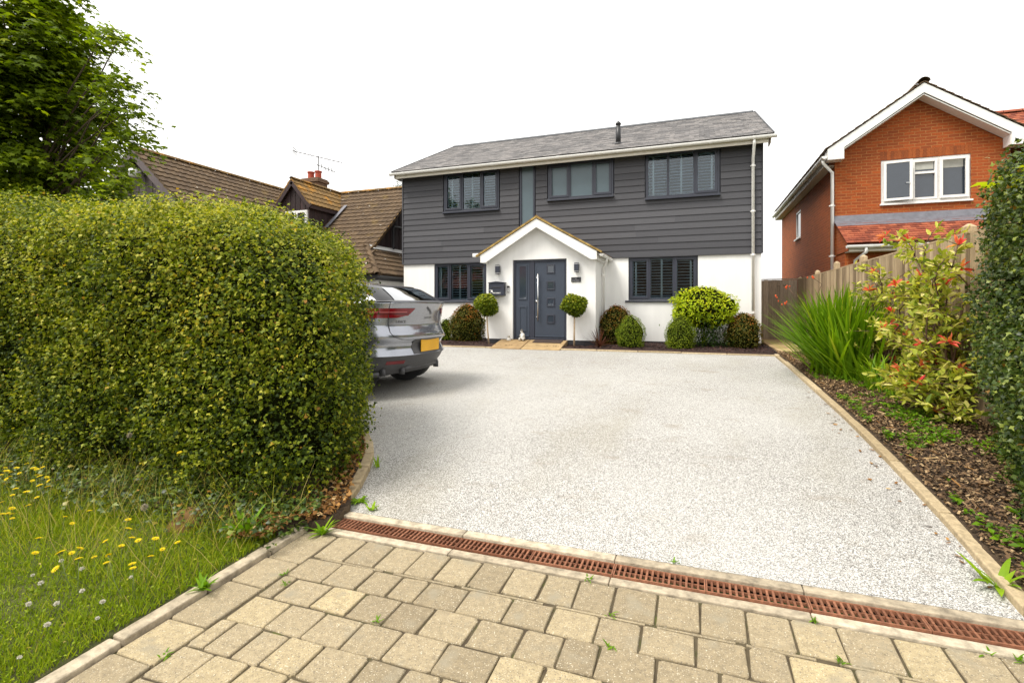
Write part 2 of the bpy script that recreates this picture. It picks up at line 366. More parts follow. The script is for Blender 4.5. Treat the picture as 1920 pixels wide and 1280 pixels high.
# soil of the beds
def mat_soil(name, a, b, c3):
    m, nt_, bs = newmat(name); n = noise(nt_, 16, 7, .75); r = ramp(nt_, [(.3, a), (.52, b), (.7, c3)])
    nt_.links.new(n.outputs['Fac'], r.inputs[0]); nt_.links.new(r.outputs[0], bs.inputs['Base Color']); bs.inputs['Roughness'].default_value = .95
    n2 = noise(nt_, 45, 5, .7); bump(nt_, bs, n2.outputs['Fac'], 1.0, .03); return m
M['soil'] = mat_soil('bed_soil', (.030, .018, .010), (.065, .040, .020), (.13, .085, .04))
M['mulch'] = mat_soil('dark_mulch', (.016, .008, .006), (.040, .018, .014), (.075, .035, .024))
def bedsheet(name, poly_fx, y0, y1, lift, mat, amp):
    mb = MB(); mb.smooth = True; ny = int((y1 - y0) / .12) + 1; P = []
    for j in range(ny + 1):
        y = y0 + (y1 - y0) * j / ny; a, b = poly_fx(y); row = []
        for i in range(25):
            x = a + (b - a) * i / 24; e = min(i, 24 - i, j, ny - j)
            h = amp * (vnoise(np.array([[x, y, 3.3]]), 3.0)[0] - .3) * min(1, e / 2)
            row.append((x, y, G(y) + lift + h))
        drop = lambda p: (p[0], p[1], p[2] - .22)
        P.append([drop(row[0])] + row + [drop(row[-1])])
    P = [[drop(p) for p in P[0]]] + P + [[drop(p) for p in P[-1]]]
    mb.grid(P); return tag(mb.build(name, mat, recalc=False), kind='structure')
bedsheet('planting_bed', lambda y: (1.555, 2.74), 3.0, 12.05, .040, M['soil'], .035)
bedsheet('house_bed', lambda y: (-8.6, 1.62), 11.70, 13.72, .04, M['mulch'], .05)
def hedge_edge(y):            # the curved kerb round the hedge end
    return float(np.interp(y, [2.0, 2.84, 2.90, 3.16, 3.5, 3.96, 4.25, 4.6, 5.0], [-2.60, -2.56, -2.36, -2.36, -2.60, -2.80, -3.02, -3.34, -3.85]))
bedsheet('hedge_soil', lambda y: (-14, hedge_edge(y) - .05), 2.7, 5.0, .055, M['soil'], .06)
M['thatch'] = mat_soil('grass_thatch', (.045, .055, .012), (.085, .095, .022), (.15, .13, .05))
bedsheet('verge', lambda y: (-14, -2.63), -1.0, 3.0, .02, M['thatch'], .05)
# side path beyond the drive and the doorstep ramp
mb = MB()
for j in range(6):
    mb.tint = rng.random(); y0 = 12.15 + j * .75
    mb.box(1.66, 2.66, y0, y0 + .73, G(y0) - .02, .655 + .002 * j)
tag(mb.build('path', M['stonepath'], bevel=.008), kind='structure')
mb = MB()
for x0, x1 in ((-4.72, -3.95), (-3.93, -2.98)):
    for (ya, yb, za, zb) in ((11.52, 11.98, .60, .70), (12.0, 12.31, .705, .765)):
        mb.tint = rng.random()
        mb._add([(x0, ya, za), (x1, ya, za), (x1, yb, zb), (x0, yb, zb), (x0, ya, .5), (x1, ya, .5), (x1, yb, .5), (x0, yb, .5)],
                [(0, 1, 2, 3), (7, 6, 5, 4), (0, 4, 5, 1), (1, 5, 6, 2), (2, 6, 7, 3), (3, 7, 4, 0)])
tag(mb.build('doorstep_path', M['stonepath'], bevel=.008), kind='structure')
# edging strips: stones laid end to end
def edging(name, pts, wd, h, seg, mat, gap=.006, lift=0.0):
    mb = MB(); pts = [Vector(p) for p in pts]; d = [0]
    for a, b in zip(pts, pts[1:]): d.append(d[-1] + (b - a).length)
    def at(q):
        for i in range(len(pts) - 1):
            if q <= d[i + 1] + 1e-6: return pts[i].lerp(pts[i + 1], (q - d[i]) / (d[i + 1] - d[i]))
        return pts[-1]
    q = 0
    while q < d[-1] - .03:
        e = min(q + seg, d[-1]); a, b = at(q + gap), at(e - gap); t = (b - a).normalized(); nrm = Vector((-t.y, t.x)) * wd / 2
        mb.tint = rng.random(); hh = h + rng.uniform(-.006, .006)
        za, zb = G(a.y) + lift, G(b.y) + lift; c = [a + nrm, a - nrm, b - nrm, b + nrm]; z = [za, za, zb, zb]
        top = [(p.x, p.y, k + hh) for p, k in zip(c, z)]; bot = [(p.x, p.y, k - .12) for p, k in zip(c, z)]
        mb._add(top + bot, [(0, 1, 2, 3), (7, 6, 5, 4), (0, 4, 5, 1), (1, 5, 6, 2), (2, 6, 7, 3), (3, 7, 4, 0)]); q = e
    return tag(mb.build(name, mat, bevel=.008), kind='structure')
edging('drive_edging', [(1.535, 3.2), (1.535, 6), (1.535, 9), (1.535, 11.66)], .075, .045, .915, M['edging'])
edging('bed_edging', [(1.52, 11.66), (-8.7, 11.66)], .06, .03, .915, M['edging'])
edging('hedge_kerb', [(-2.50, 3.17), (-2.60, 3.5), (-2.79, 3.93), (-3.0, 4.22), (-3.33, 4.57), (-3.9, 5.0)], .085, .06, .30, M['edging'])
edging('verge_kerb', [(-2.585, -.6), (-2.585, 1.6), (-2.585, 2.4), (-2.57, 2.86)], .085, .028, .45, M['concrete'])

# ------------------------------------------------------------------ block paving
M['paver'] = mat_tint('worn_block_paver', [(0, (.205, .163, .100)), (.35, (.275, .221, .136)), (.7, (.325, .263, .163)), (1, (.41, .33, .188))], .9, 30, .22, .7, 130,
                      spots=[(115, .575, .07, (.19, .155, .105)), (150, .62, .05, (.62, .56, .43)), (5, .58, .15, (.27, .235, .165))])
m, nt_, bs = newmat('mossy_joint'); n = noise(nt_, 7, 5); r = ramp(nt_, [(.35, (.050, .036, .020)), (.52, (.085, .066, .036)), (.62, (.055, .050, .018)), (.74, (.085, .095, .015))])
nt_.links.new(n.outputs['Fac'], r.inputs[0]); nt_.links.new(r.outputs[0], bs.inputs['Base Color']); bs.inputs['Roughness'].default_value = 1
sheet('pavement_bed', -2.56, 6, -3, 2.88, -.011, m)
mb = MB()
def paver(x0, x1, y0, y1, skew=0.0):
    gp = .0052; x0 += gp; x1 -= gp; y0 += gp; y1 -= gp
    jit = lambda k=.005: rng.uniform(-k, k)
    mb.tint = float(np.clip(rng.normal(.5, .20), 0, 1)); dz = rng.uniform(-.003, .003); tx, ty = jit(.010), jit(.010)
    cx, cy = (x0 + x1) / 2, (y0 + y1) / 2; ch = .011
    def ring(ins, z):
        a, b, c_, d_ = x0 + ins, x1 - ins, y0 + ins, y1 - ins; o = []
        for (px, py) in ((a + ch, c_), (b - ch, c_), (b - ch * .3, c_ + ch * .3), (b, c_ + ch), (b, d_ - ch), (b - ch * .3, d_ - ch * .3), (b - ch, d_), (a + ch, d_), (a + ch * .3, d_ - ch * .3), (a, d_ - ch), (a, c_ + ch), (a + ch * .3, c_ + ch * .3)):
            q = px + skew * (py - cy); o.append((q, py, G(py) + z + dz + tx * (px - cx) + ty * (py - cy)))
        return o
    J = [(jit(), jit()) for _ in range(12)]
    rings = []
    for ins, z in ((0, -.03), (0, -.007), (.0025, -.0022), (.006, .0)):
        rings.append([(p[0] + j[0], p[1] + j[1], p[2]) for p, j in zip(ring(ins, z), J)])
    vs = [p for rr_ in rings for p in rr_]; n = 12
    fs = [(i * n + k, i * n + (k + 1) % n, (i + 1) * n + (k + 1) % n, (i + 1) * n + k) for i in range(3) for k in range(n)] + [tuple(36 + k for k in range(n))]
    mb._add(vs, fs)
# border course along the verge kerb
y = 2.86
while y > -.6:
    l = rng.choice([.27, .33, .36]); paver(-2.535, -2.275, y - l, y); y -= l
# soldier course below the drain, then rows of mixed widths
x = -2.27
while x < 4.5:
    wv = rng.uniform(.195, .225); paver(x, x + wv, 2.605, 2.862); x += wv
y = 2.585
while y > -.6:
    x = -2.27 - rng.uniform(0, .0); h = .208
    first = True
    while x < 4.5:
        wv = rng.choice([.165, .205, .225, .25]); wv = wv * rng.uniform(.97, 1.03)
        if first: wv = rng.choice([.10, .15, .2, .25]); first = False
        paver(x, x + wv, y - h, y); x += wv
    y -= h
x = -2.2                      # thin cut pieces in the joint under the soldier course
while x < 4.5:
    wv = rng.uniform(.25, .5)
    mb.tint = rng.uniform(.2, .8); mb.box(x, x + wv, 2.587, 2.602, -.02, G(2.6) - .004); x += wv + rng.uniform(.01, .1)
tag(mb.build('pavement', M['paver'], recalc=True), kind='structure')

# ------------------------------------------------------------------ slotted drain
dr = thing('drain_channel', 'rusty slotted drain channel with concrete edges across the foot of the driveway', 'drain', (0, 3.02, G(3.0)))
mb = MB(); x = -2.46
while x < 4.6:
    mb.tint = rng.random(); l = 1.0
    mb.box(x + .002, x + l - .002, 2.868, 2.938, -.10, G(2.9) + .004); mb.tint = rng.random(); mb.box(x + .002, x + l - .002, 3.087, 3.163, -.10, G(3.1) + .010); x += l
mb.build('concrete_edge', M['concrete'], dr, bevel=.006)
mb = MB(); mb.box(-2.46, 4.6, 2.94, 3.085, -.33, -.30); mb.box(-2.46, 4.6, 2.9385, 2.942, -.32, .02); mb.box(-2.46, 4.6, 3.083, 3.0865, -.32, .03)
mb.build('channel', M['drain'], dr)
zt = lambda y: G(y) + .004
for kx in range(14):
    x0 = -2.45 + kx * .5; x1 = x0 + .497; mb = MB(); mb.tint = rng.random()
    for (ya, yb, q_) in ((2.944, 2.953, 0), (3.0105, 3.0155, .006), (3.072, 3.081, 0)): mb.box(x0, x1, ya, yb, zt(3.0) - .022, zt(3.0) - q_)
    mb.box(x0, x0 + .007, 2.953, 3.072, zt(3.0) - .022, zt(3.0) - .0005); mb.box(x1 - .007, x1, 2.953, 3.072, zt(3.0) - .022, zt(3.0))
    nb = 16
    for i in range(1, nb):
        bx = x0 + .49 * i / nb; mb.tint = rng.random()
        for ya, yb in ((2.953, 3.0105), (3.0155, 3.072)): mb.box(bx - .0058, bx + .0058, ya, yb, zt(3.0) - .020, zt(3.0) - .001)
    mb.build('grate', M['rust'], dr, recalc=False)

# ================================================================== the grey house
HX0, HX1, HY0, HY1 = -8.47, 1.48, 13.7, 21.6
house = thing('detached_house', 'two storey house with grey boarded upper floor, white lower walls and gabled porch', 'house', (-3.5, 13.7, .6))
H_low = [(-7.42, -5.70, 1.76, 2.905), (-1.68, .04, 1.76, 2.905)]
H_up = [(-7.08, -5.32, 4.40, 5.57), (-4.69, -4.25, 3.3, 5.58), (-3.86, -2.07, 4.54, 5.53), (-1.23, .54, 4.39, 5.56)]
mb = MB()
wall_cells(mb, lambda a, b, c_, d_: mb.box(a, b, HY0, HY0 + .28, c_, d_), HX0, HX1, .70, 2.905, H_low)
mb.box(HX0, HX0 + .28, HY0 + .28, HY1, .70, 2.905); mb.box(HX1 - .28, HX1, HY0 + .28, HY1, .70, 2.905); mb.box(HX0 + .28, HX1 - .28, HY1 - .28, HY1, .70, 2.905)
mb.build('rendered_wall', M['render'], house)
mb = MB(); mb.box(HX0 + .012, HX1 - .012, HY0 + .012, HY0 + .2, .3, .70); mb.box(HX0 + .012, HX0 + .2, HY0 + .2, HY1, .3, .70); mb.box(HX1 - .2, HX1 - .012, HY0 + .2, HY1, .3, .70)
mb.box(-5.13, -2.31, 12.342, 12.5, .3, .77); mb.box(-2.45, -2.302, 12.5, 13.69, .3, .74); mb.box(-5.138, -5.0, 12.5, 13.69, .3, .74)
mb.build('plinth', M['plinth'], house)
mb = MB(); mb.box(HX0 + .3, HX1 - .3, HY0 + .3, HY1 - .3, 2.86, 2.96); mb.box(HX0 + .3, HX1 - .3, HY0 + 2.2, HY0 + 2.3, .5, 5.6); mb.box(HX0 + .3, HX1 - .3, HY0 + .3, HY1 - .3, .5, .6)
mb.box(HX0 + .3, HX1 - .3, HY0 + .3, HY1 - .3, 5.60, 5.64)
mb.build('inner_room', M['room'], house)
# inner leaf of the upper wall behind the boards
mb = MB()
wall_cells(mb, lambda a, b, c_, d_: mb.box(a, b, HY0 + .03, HY0 + .28, c_, d_), HX0 + .03, HX1 - .03, 2.91, 5.62, H_up)
mb.box(HX0 + .03, HX0 + .28, HY0 + .28, HY1, 2.91, 5.62); mb.box(HX1 - .28, HX1 - .03, HY0 + .28, HY1, 2.91, 5.62); mb.box(HX0 + .28, HX1 - .28, HY1 - .28, HY1 - .03, 2.91, 5.62)
for xg in (HX0 + .03, HX1 - .28): mb.prism([(HY0 + .1, 5.62), (HY1 - .1, 5.62), ((HY0 + HY1) / 2 - .1, 7.42)], 'x', xg, xg + .25)
mb.build('upper_wall', M['anth'], house)
# lapped boards: each board leans out at its foot
mb = MB(); nb = 16; pitch = (5.60 - 2.90) / nb
def board(a, b, z0, z1):
    mb.tint = rng.random()
    y0, y1 = HY0 - .032, HY0 - .014
    mb._add([(a, y0, z0), (b, y0, z0), (b, HY0 + .03, z0), (a, HY0 + .03, z0), (a, y1, z1), (b, y1, z1), (b, HY0 + .03, z1), (a, HY0 + .03, z1)],
            [(0, 3, 2, 1), (4, 5, 6, 7), (0, 1, 5, 4), (1, 2, 6, 5), (2, 3, 7, 6), (3, 0, 4, 7)])
for i in range(nb):
    z0, z1 = 2.90 + i * pitch, 2.90 + (i + 1) * pitch + .004; zc = (z0 + z1) / 2; cuts = [HX0]
    for h in H_up:
        if h[2] - .03 < zc < h[3] + .05: cuts += [h[0] - .03, h[1] + .03]
    cuts.append(HX1)
    for a, b in zip(cuts[::2], cuts[1::2]):
        if z0 < 3.85:                     # leave the porch roof's place free of butt joints
            j = a + (b - a) * rng.uniform(.25, .75); board(a, j - .001, z0, z1); board(j + .001, b, z0, z1)
        else: board(a, b, z0, z1)
def sideboards(x, sgn):
    for i in range(nb + 12):
        z0, z1 = 2.90 + i * pitch, 2.90 + (i + 1) * pitch + .004
        k = max(0, (z1 - 5.62) / 1.85); a, b = HY0 + .06 + k * 3.95, HY1 - k * 3.95
        if b - a < .3: break
        mb.tint = rng.random(); xo, xi = x + sgn * .030, x + sgn * .006
        mb._add([(xo, a, z0), (xo, b, z0), (x - sgn * .02, b, z0), (x - sgn * .02, a, z0), (xi, a, z1), (xi, b, z1), (x - sgn * .02, b, z1), (x - sgn * .02, a, z1)],
                [(0, 3, 2, 1), (4, 5, 6, 7), (0, 1, 5, 4), (1, 2, 6, 5), (2, 3, 7, 6), (3, 0, 4, 7)])
sideboards(HX0, -1); sideboards(HX1, 1)
mb.build('cladding', M['clad'], house)
mb = MB()
for x, sgn in ((HX0, -1), (HX1, 1)): mb.box(x - .04 if sgn < 0 else x + .002, x - .002 if sgn < 0 else x + .04, HY0 - .042, HY0 + .055, 2.895, 5.60)
mb.box(HX0, HX1, HY0 - .044, HY0 + .0, 2.878, 2.897)
mb.build('corner_trim', M['clad'], house)

# slate roof: real slates in lapped courses
def tiles(mb, O, U, V, wu, lv, tw, ex, th, stagger=.5, tilt=1.0, keep=None, tint=(0, 1), gap=.003, roll=0.0, jit=1.0):
    O, U, V = Vector(O), Vector(U).normalized(), Vector(V).normalized(); N = U.cross(V).normalized()
    rows = int(math.ceil(lv / ex - 1e-6))
    for j in range(rows):
        off = -(j % 2) * tw * stagger; i = 0
        while off + i * tw < wu - .01:
            a = max(0, off + i * tw) + gap; b = min(wu, off + (i + 1) * tw) - gap; i += 1
            if b - a < .02: continue
            v0 = j * ex; v1 = min(lv, v0 + ex * 1.18)
            c = O + U * ((a + b) / 2) + V * ((v0 + v1) / 2)
            if keep and not keep(c): continue
            mb.tint = rng.uniform(*tint); h0 = th * tilt + jit * rng.uniform(0, th * .25); h1 = th * .15
            jv = jit * rng.uniform(-.004, .004)
            us = [a, b] if not roll else [a, a + (b - a) * .25, a + (b - a) * .5, a + (b - a) * .75, b]
            hs = [0] * len(us) if not roll else [roll * .9, 0, 0, roll * .5, roll]
            vs = []
            for (vv, hh, lo) in ((v0 + jv, h0, h0 - th), (v1, h1, h1 - th)):
                for q, e in zip(us, hs): vs.append(O + U * q + V * vv + N * (hh + e))
                for q, e in zip(us, hs): vs.append(O + U * q + V * vv + N * lo)
            n = len(us); fs = []
            for k in range(n - 1):
                fs += [(k, k + 1, 2 * n + k + 1, 2 * n + k), (n + k + 1, n + k, 3 * n + k, 3 * n + k + 1), (k, n + k, n + k + 1, k + 1), (2 * n + k, 2 * n + k + 1, 3 * n + k + 1, 3 * n + k)]
            fs += [(0, 2 * n, 3 * n, n), (n - 1, 2 * n - 1, 4 * n - 1, 3 * n - 1)]
            mb._add(vs, fs)
RX0, RX1, EY, EZ, RY, RZ = -8.68, 1.72, 13.33, 5.655, 17.55, 7.66
roofv = Vector((0, RY - EY, RZ - EZ)); lv = roofv.length
mb = MB(); tiles(mb, (RX0, EY, EZ), (1, 0, 0), roofv, RX1 - RX0, lv, .25, .21, .014)
tiles(mb, (RX1, 2 * RY - EY, EZ), (-1, 0, 0), Vector((0, -(RY - EY), RZ - EZ)), RX1 - RX0, lv, .5, .42, .014)
mb.tint = .2; nn = roofv.cross(Vector((1, 0, 0))).normalized() * .02
mb.quad(Vector((RX0 + .01, EY + .03, EZ)) + nn * 0 - Vector((0, 0, .03)), (RX1 - .01, EY + .03, EZ - .03), (RX1 - .01, RY, RZ - .03), (RX0 + .01, RY, RZ - .03))
mb.quad((RX0 + .01, 2 * RY - EY, EZ - .03), (RX1 - .01, 2 * RY - EY, EZ - .03), (RX1 - .01, RY, RZ - .03), (RX0 + .01, RY, RZ - .03))
roof = mb.build('roof', M['slate'], house, recalc=False)
mb = MB(); x = RX0
while x < RX1 - .05:
    e = min(x + .45, RX1); mb.prism([(RY - .13, RZ - .035), (RY, RZ + .055), (RY + .13, RZ - .035), (RY + .10, RZ - .05), (RY, RZ + .03), (RY - .10, RZ - .05)], 'x', x + .002, e - .002); x = e
mb.build('ridge', M['ridge'], roof)
for xv, s_ in ((RX0, 1), (RX1, -1)):     # verge trim
    mb = MB()
    for sg in (1, -1):
        a = Vector((xv, RY - sg * (RY - EY), EZ)); b = Vector((xv, RY, RZ)); d = (b - a)
        mb.obox((a + b) / 2 + Vector((s_ * .012, 0, -.005)), (.014, 0, 0), d / 2, Vector((0, -d.z, d.y)).normalized() * .032)
    mb.build('verge_trim', M['ridge'], roof)
mb = MB(); mb.box(RX0 + .12, RX1 - .12, EY + .055, EY + .08, 5.46, 5.635); mb.box(RX0 + .12, RX1 - .12, EY + .08, HY0 + .02, 5.585, 5.605)
for xv in (RX0 + .06, RX1 - .08): mb.prism([(EY + .06, 5.47), (HY0 + .1, 5.47), (HY0 + .1, 5.80), (EY + .06, 5.62)], 'x', xv, xv + .02)
mb.build('fascia', M['soffit'], house)
def gutter(parent, p0, p1, r=.056, mat=None, unions=5, name='gutter'):
    p0, p1 = Vector(p0), Vector(p1); d = (p1 - p0).normalized(); sd_ = Vector((0, 0, 1)).cross(d).normalized(); mb = MB(); mb.smooth = False
    prof = [(math.cos(a) * r, math.sin(a) * r) for a in [math.pi + math.pi * k / 8 for k in range(9)]]
    prof = [(-r, .012)] + prof + [(r, .012)]; inn = [(q[0] * .9, q[1] * .9 + .004) for q in reversed(prof)]
    ring = prof + inn
    def sect(c, k=1): return [c + sd_ * (q[0] * k) + Vector((0, 0, q[1] * k)) for q in ring]
    n = len(ring); vs = sect(p0) + sect(p1); mb._add(vs, [(i, (i + 1) % n, n + (i + 1) % n, n + i) for i in range(n)])
    for e in (p0, p1): mb.poly([e + sd_ * q[0] + Vector((0, 0, q[1])) for q in prof])
    o = mb.build(name, mat or M['white'], parent); L_ = (p1 - p0).length
    for i in range(unions):
        mb = MB(); c = p0 + d * (L_ * (i + .5) / unions); a = sect(c - d * .04, 1.10); b = sect(c + d * .04, 1.10); mb._add(a + b, [(i_, (i_ + 1) % n, n + (i_ + 1) % n, n + i_) for i_ in range(n)])
        mb.poly(a[:len(prof)]); mb.poly(b[:len(prof)])
        mb.build('gutter_bracket', mat or M['white'], o)
    return o
gutter(house, (RX0 - .05, EY - .01, 5.60), (RX1 + .05, EY - .01, 5.60), .058, unions=11)
def downpipe(parent, pts, r=.034, clips=(), mat=None):
    mb = MB(); mb.smooth = True; mb.tube(pts, r, 12); o = mb.build('downpipe', mat or M['white'], parent)
    for (x, y, z) in clips: mb = MB(); mb.tube([(x, y, z - .02), (x, y, z + .02)], r * 1.25, 12); mb.box(x - r * 1.7, x + r * 1.7, y + r * .3, y + r * 1.3, z - .012, z + .012); mb.build('pipe_clip', mat or M['white'], o)
    return o
dx = 1.29
downpipe(house, [(dx, EY, 5.56), (dx, EY, 5.45), (dx, HY0 - .09, 5.18), (dx, HY0 - .09, .72)], .034, [(dx, HY0 - .09, z) for z in (5.0, 3.9, 2.85, 1.45)])
# black flue
mb = MB(); mb.smooth = True; mb.lathe([(.07, 0), (.07, .50), (.055, .505), (.055, .56), (.075, .565), (.075, .60), (.02, .66)], (-2.0, 14.1, 5.98), 14); mb.lathe([(.13, 0), (.08, .09)], (-2.0, 14.1, 5.97), 14)
mb.build('flue', M['black'], house)

# ------------------------------------------------------------------ windows
def shutter(parent, x0, x1, z0, z1, y, tilt=12, rod=.5, closed=0):
    mb = MB(); st = .03
    mb.box(x0, x0 + st, y, y + .025, z0, z1); mb.box(x1 - st, x1, y, y + .025, z0, z1); mb.box(x0 + st, x1 - st, y, y + .025, z0, z0 + .05); mb.box(x0 + st, x1 - st, y, y + .025, z1 - .05, z1)
    n = max(3, int((z1 - z0 - .1) / .074)); p = (z1 - z0 - .1) / n; t = R(tilt)
    for i in range(n):
        zc = z0 + .05 + (i + .5) * p
        mb.obox(((x0 + x1) / 2, y + .012, zc), ((x1 - x0) / 2 - st - .002, 0, 0), (0, math.cos(t) * .030, math.sin(t) * .030), (0, -math.sin(t) * .004, math.cos(t) * .004))
    mb.build('shutter', M['shutter'], parent)
    if rod is not None:
        mb = MB(); xr = x0 + (x1 - x0) * rod; mb.box(xr - .022, xr + .022, y - .030, y - .022, z0 + .05, z1 - .03); mb.build('shutter_rod', M['white'], parent)
def window(parent, x0, x1, z0, z1, y, splits, fm, sash=(), pane='glass', shut=None, sill=None, depth=.07, fr=.055, rods=None, name='window', tilt=28):
    """frame with vertical splits (fractions); sash = indices with an opening casement"""
    mb = MB(); ya, yb = y, y + depth
    mb.box(x0, x1, ya, yb, z0, z0 + fr); mb.box(x0, x1, ya, yb, z1 - fr, z1); mb.box(x0, x0 + fr, ya, yb, z0 + fr, z1 - fr); mb.box(x1 - fr, x1, ya, yb, z0 + fr, z1 - fr)
    ed = [x0 + fr / 2] + [x0 + (x1 - x0) * s_ for s_ in splits] + [x1 - fr / 2]
    for e in ed[1:-1]: mb.box(e - fr / 2, e + fr / 2, ya, yb, z0 + fr, z1 - fr)
    f = None; cells = []
    for i, (a, b) in enumerate(zip(ed, ed[1:])):
        a += fr / 2; b -= fr / 2; c0, c1 = z0 + fr, z1 - fr
        if i in sash:
            q = .05; mb.box(a - .012, b + .012, ya - .014, ya - .001, c0 - .012, c0 + q); mb.box(a - .012, b + .012, ya - .014, ya - .001, c1 - q, c1 + .012)
            mb.box(a - .012, a + q, ya - .014, ya - .001, c0 + q, c1 - q); mb.box(b - q, b + .012, ya - .014, ya - .001, c0 + q, c1 - q)
            mb.box(a, a + q - .002, ya, yb - .02, c0, c1); mb.box(b - q + .002, b, ya, yb - .02, c0, c1); mb.box(a + q, b - q, ya, yb - .02, c0, c0 + q - .002); mb.box(a + q, b - q, ya, yb - .02, c1 - q + .002, c1)
            a += q; b -= q; c0 += q; c1 -= q
        cells.append((a, b, c0, c1))
    f = mb.build(name, fm, parent, bevel=.004)
    for i, (a, b, c0, c1) in enumerate(cells):
        mb = MB(); yy = y + depth * .45; mb.box(a - .004, b + .004, yy, yy + .006, c0 - .004, c1 + .004); mb.build('pane', M[pane], f)
        if shut: shutter(f, a - .02, b + .02, c0 - .02, c1 + .02, y + depth + .035, rod=(rods[i] if rods else .5), tilt=tilt)
    if sill:
        mb = MB(); mb.box(x0 - sill, x1 + sill, y - .075, y + .03, z0 - .045, z0 - .003); mb.build('sill', fm, f, bevel=.004)
    return f
window(house, -7.42, -5.70, 1.76, 2.895, HY0 + .03, (.30, .64), M['anth'], (0, 2), shut=True, sill=.06, rods=(.25, .5, .85), tilt=14)
window(house, -1.68, .04, 1.76, 2.895, HY0 + .03, (.31, .66), M['anth'], (0, 2), shut=True, sill=.08, rods=(.25, .5, .80), tilt=14)
window(house, -7.08, -5.32, 4.40, 5.57, HY0 - .03, (.34, .68), M['anth'], (0, 2), shut=True, sill=.02, rods=(.35, .5, .9), fr=.06, tilt=38)
window(house, -3.86, -2.07, 4.54, 5.53, HY0 - .03, (.34, .70), M['anth'], (0, 2), pane='frost', sill=.02, fr=.06)
window(house, -1.23, .54, 4.39, 5.56, HY0 - .03, (.31, .67), M['anth'], (2,), shut=True, sill=.02, rods=(.28, .5, .8), fr=.06, tilt=32)
window(house, -4.69, -4.25, 3.30, 5.58, HY0 - .02, (), M['anth'], (), pane='frost', fr=.05)

# ------------------------------------------------------------------ porch
PX0, PX1, PY = -5.15, -2.29, 12.33
PC = (PX0 + PX1) / 2; AZ = 3.66; EVZ = 2.87
mb = MB()
def porch_cell(a, b, c_, d_): mb.box(a, b, PY, PY + .25, c_, d_)
wall_cells(mb, porch_cell, PX0, PX1, .77, EVZ, [(-4.42, -3.01, .74, 2.785)])
mb.prism([(PX0, EVZ), (PX1, EVZ), (PC, EVZ + .83)], 'y', PY, PY + .25)
mb.box(PX0, PX0 + .25, PY + .25, HY0 - .002, .74, EVZ); mb.box(PX1 - .25, PX1, PY + .25, HY0 - .002, .74, EVZ)
mb.build('porch_wall', M['render'], house)
mb = MB(); sl = Vector((1.62, 0, .925)); ln = sl.length
A = Vector((PC, PY - .24, 3.80)); mb.tint = .5
for sg in (-1, 1):
    d = Vector((sg * 1.62, 0, -.925)); O = A + d
    if sg < 0: tiles(mb, O, (0, 1, 0) if False else (0, -1, 0), -d, 0.01, .01, 1, 1, .01)
    # tiles: U along the eave, V up the slope, normal up
    if sg > 0: tiles(mb, O, (0, 1, 0), -d, 1.62, ln, .165, .14, .014)
    else: tiles(mb, O + Vector((0, 1.62, 0)), (0, -1, 0), -d, 1.62, ln, .165, .14, .014)
pr = mb.build('porch_roof', M['lichtile'], house, recalc=False)
mb = MB()
for k in range(4): mb.prism([(PC - .12, 3.755), (PC, 3.86), (PC + .12, 3.755), (PC + .09, 3.745), (PC, 3.83), (PC - .09, 3.745)], 'y', PY - .25 + k * .4, PY + .148 + k * .4)
mb.build('ridge_tile', M['lichtile'], pr)
mb = MB()
for sg in (-1, 1):                        # white barge boards with a boxed foot
    a = Vector((PC, PY - .235, 3.775)); b = Vector((PC + sg * 1.50, PY - .235, 3.775 - .857)); 
    top = [(a.x, a.z - .005), (b.x, b.z - .005), (b.x, b.z - .195), (b.x - sg * .14, b.z - .195), (a.x, a.z - .215)]
    mb.prism(top, 'y', PY - .235, PY - .21)
    mb.prism([(b.x, b.z - .195), (b.x, b.z - .02), (b.x - sg * .13, b.z + .05), (b.x - sg * .13, b.z - .195)], 'y', PY - .208, HY0 - .04)
    mb.prism([(a.x, a.z - .05), (b.x - sg * .135, b.z + .02), (b.x - sg * .135, b.z - .0), (a.x, a.z - .09)], 'y', PY - .208, PY)
mb.build('barge_board', M['white'], house)
mb = MB()
for sg in (-1, 1):                        # bedded tile edges showing over the barge boards
    a = Vector((PC, PY - .225, 3.80)); b = Vector((PC + sg * 1.62, PY - .225, 3.80 - .925)); n_ = 12
    for i in range(n_):
        p, q = a.lerp(b, (i + .02) / n_), a.lerp(b, (i + .98) / n_); d = (q - p) / 2; mb.tint = rng.random(); mb.obox((p + q) / 2 + Vector((0, 0, .012)), d, (0, .035, 0), Vector((sg * .925, 0, 1.62)).normalized() * .022)
mb.build('verge', M['goldtile'], pr)
gutter(house, (PC + 1.60, PY - .20, 2.845), (PC + 1.60, HY0 - .05, 2.845), .05, unions=2)
downpipe(house, [(PC + 1.60, PY + .55, 2.80), (PC + 1.60, PY + .55, 2.72), (-2.23, PY + .75, 2.58), (-2.23, PY + .75, .70)], .032, [(-2.23, PY + .75, z) for z in (2.4, 1.3)])
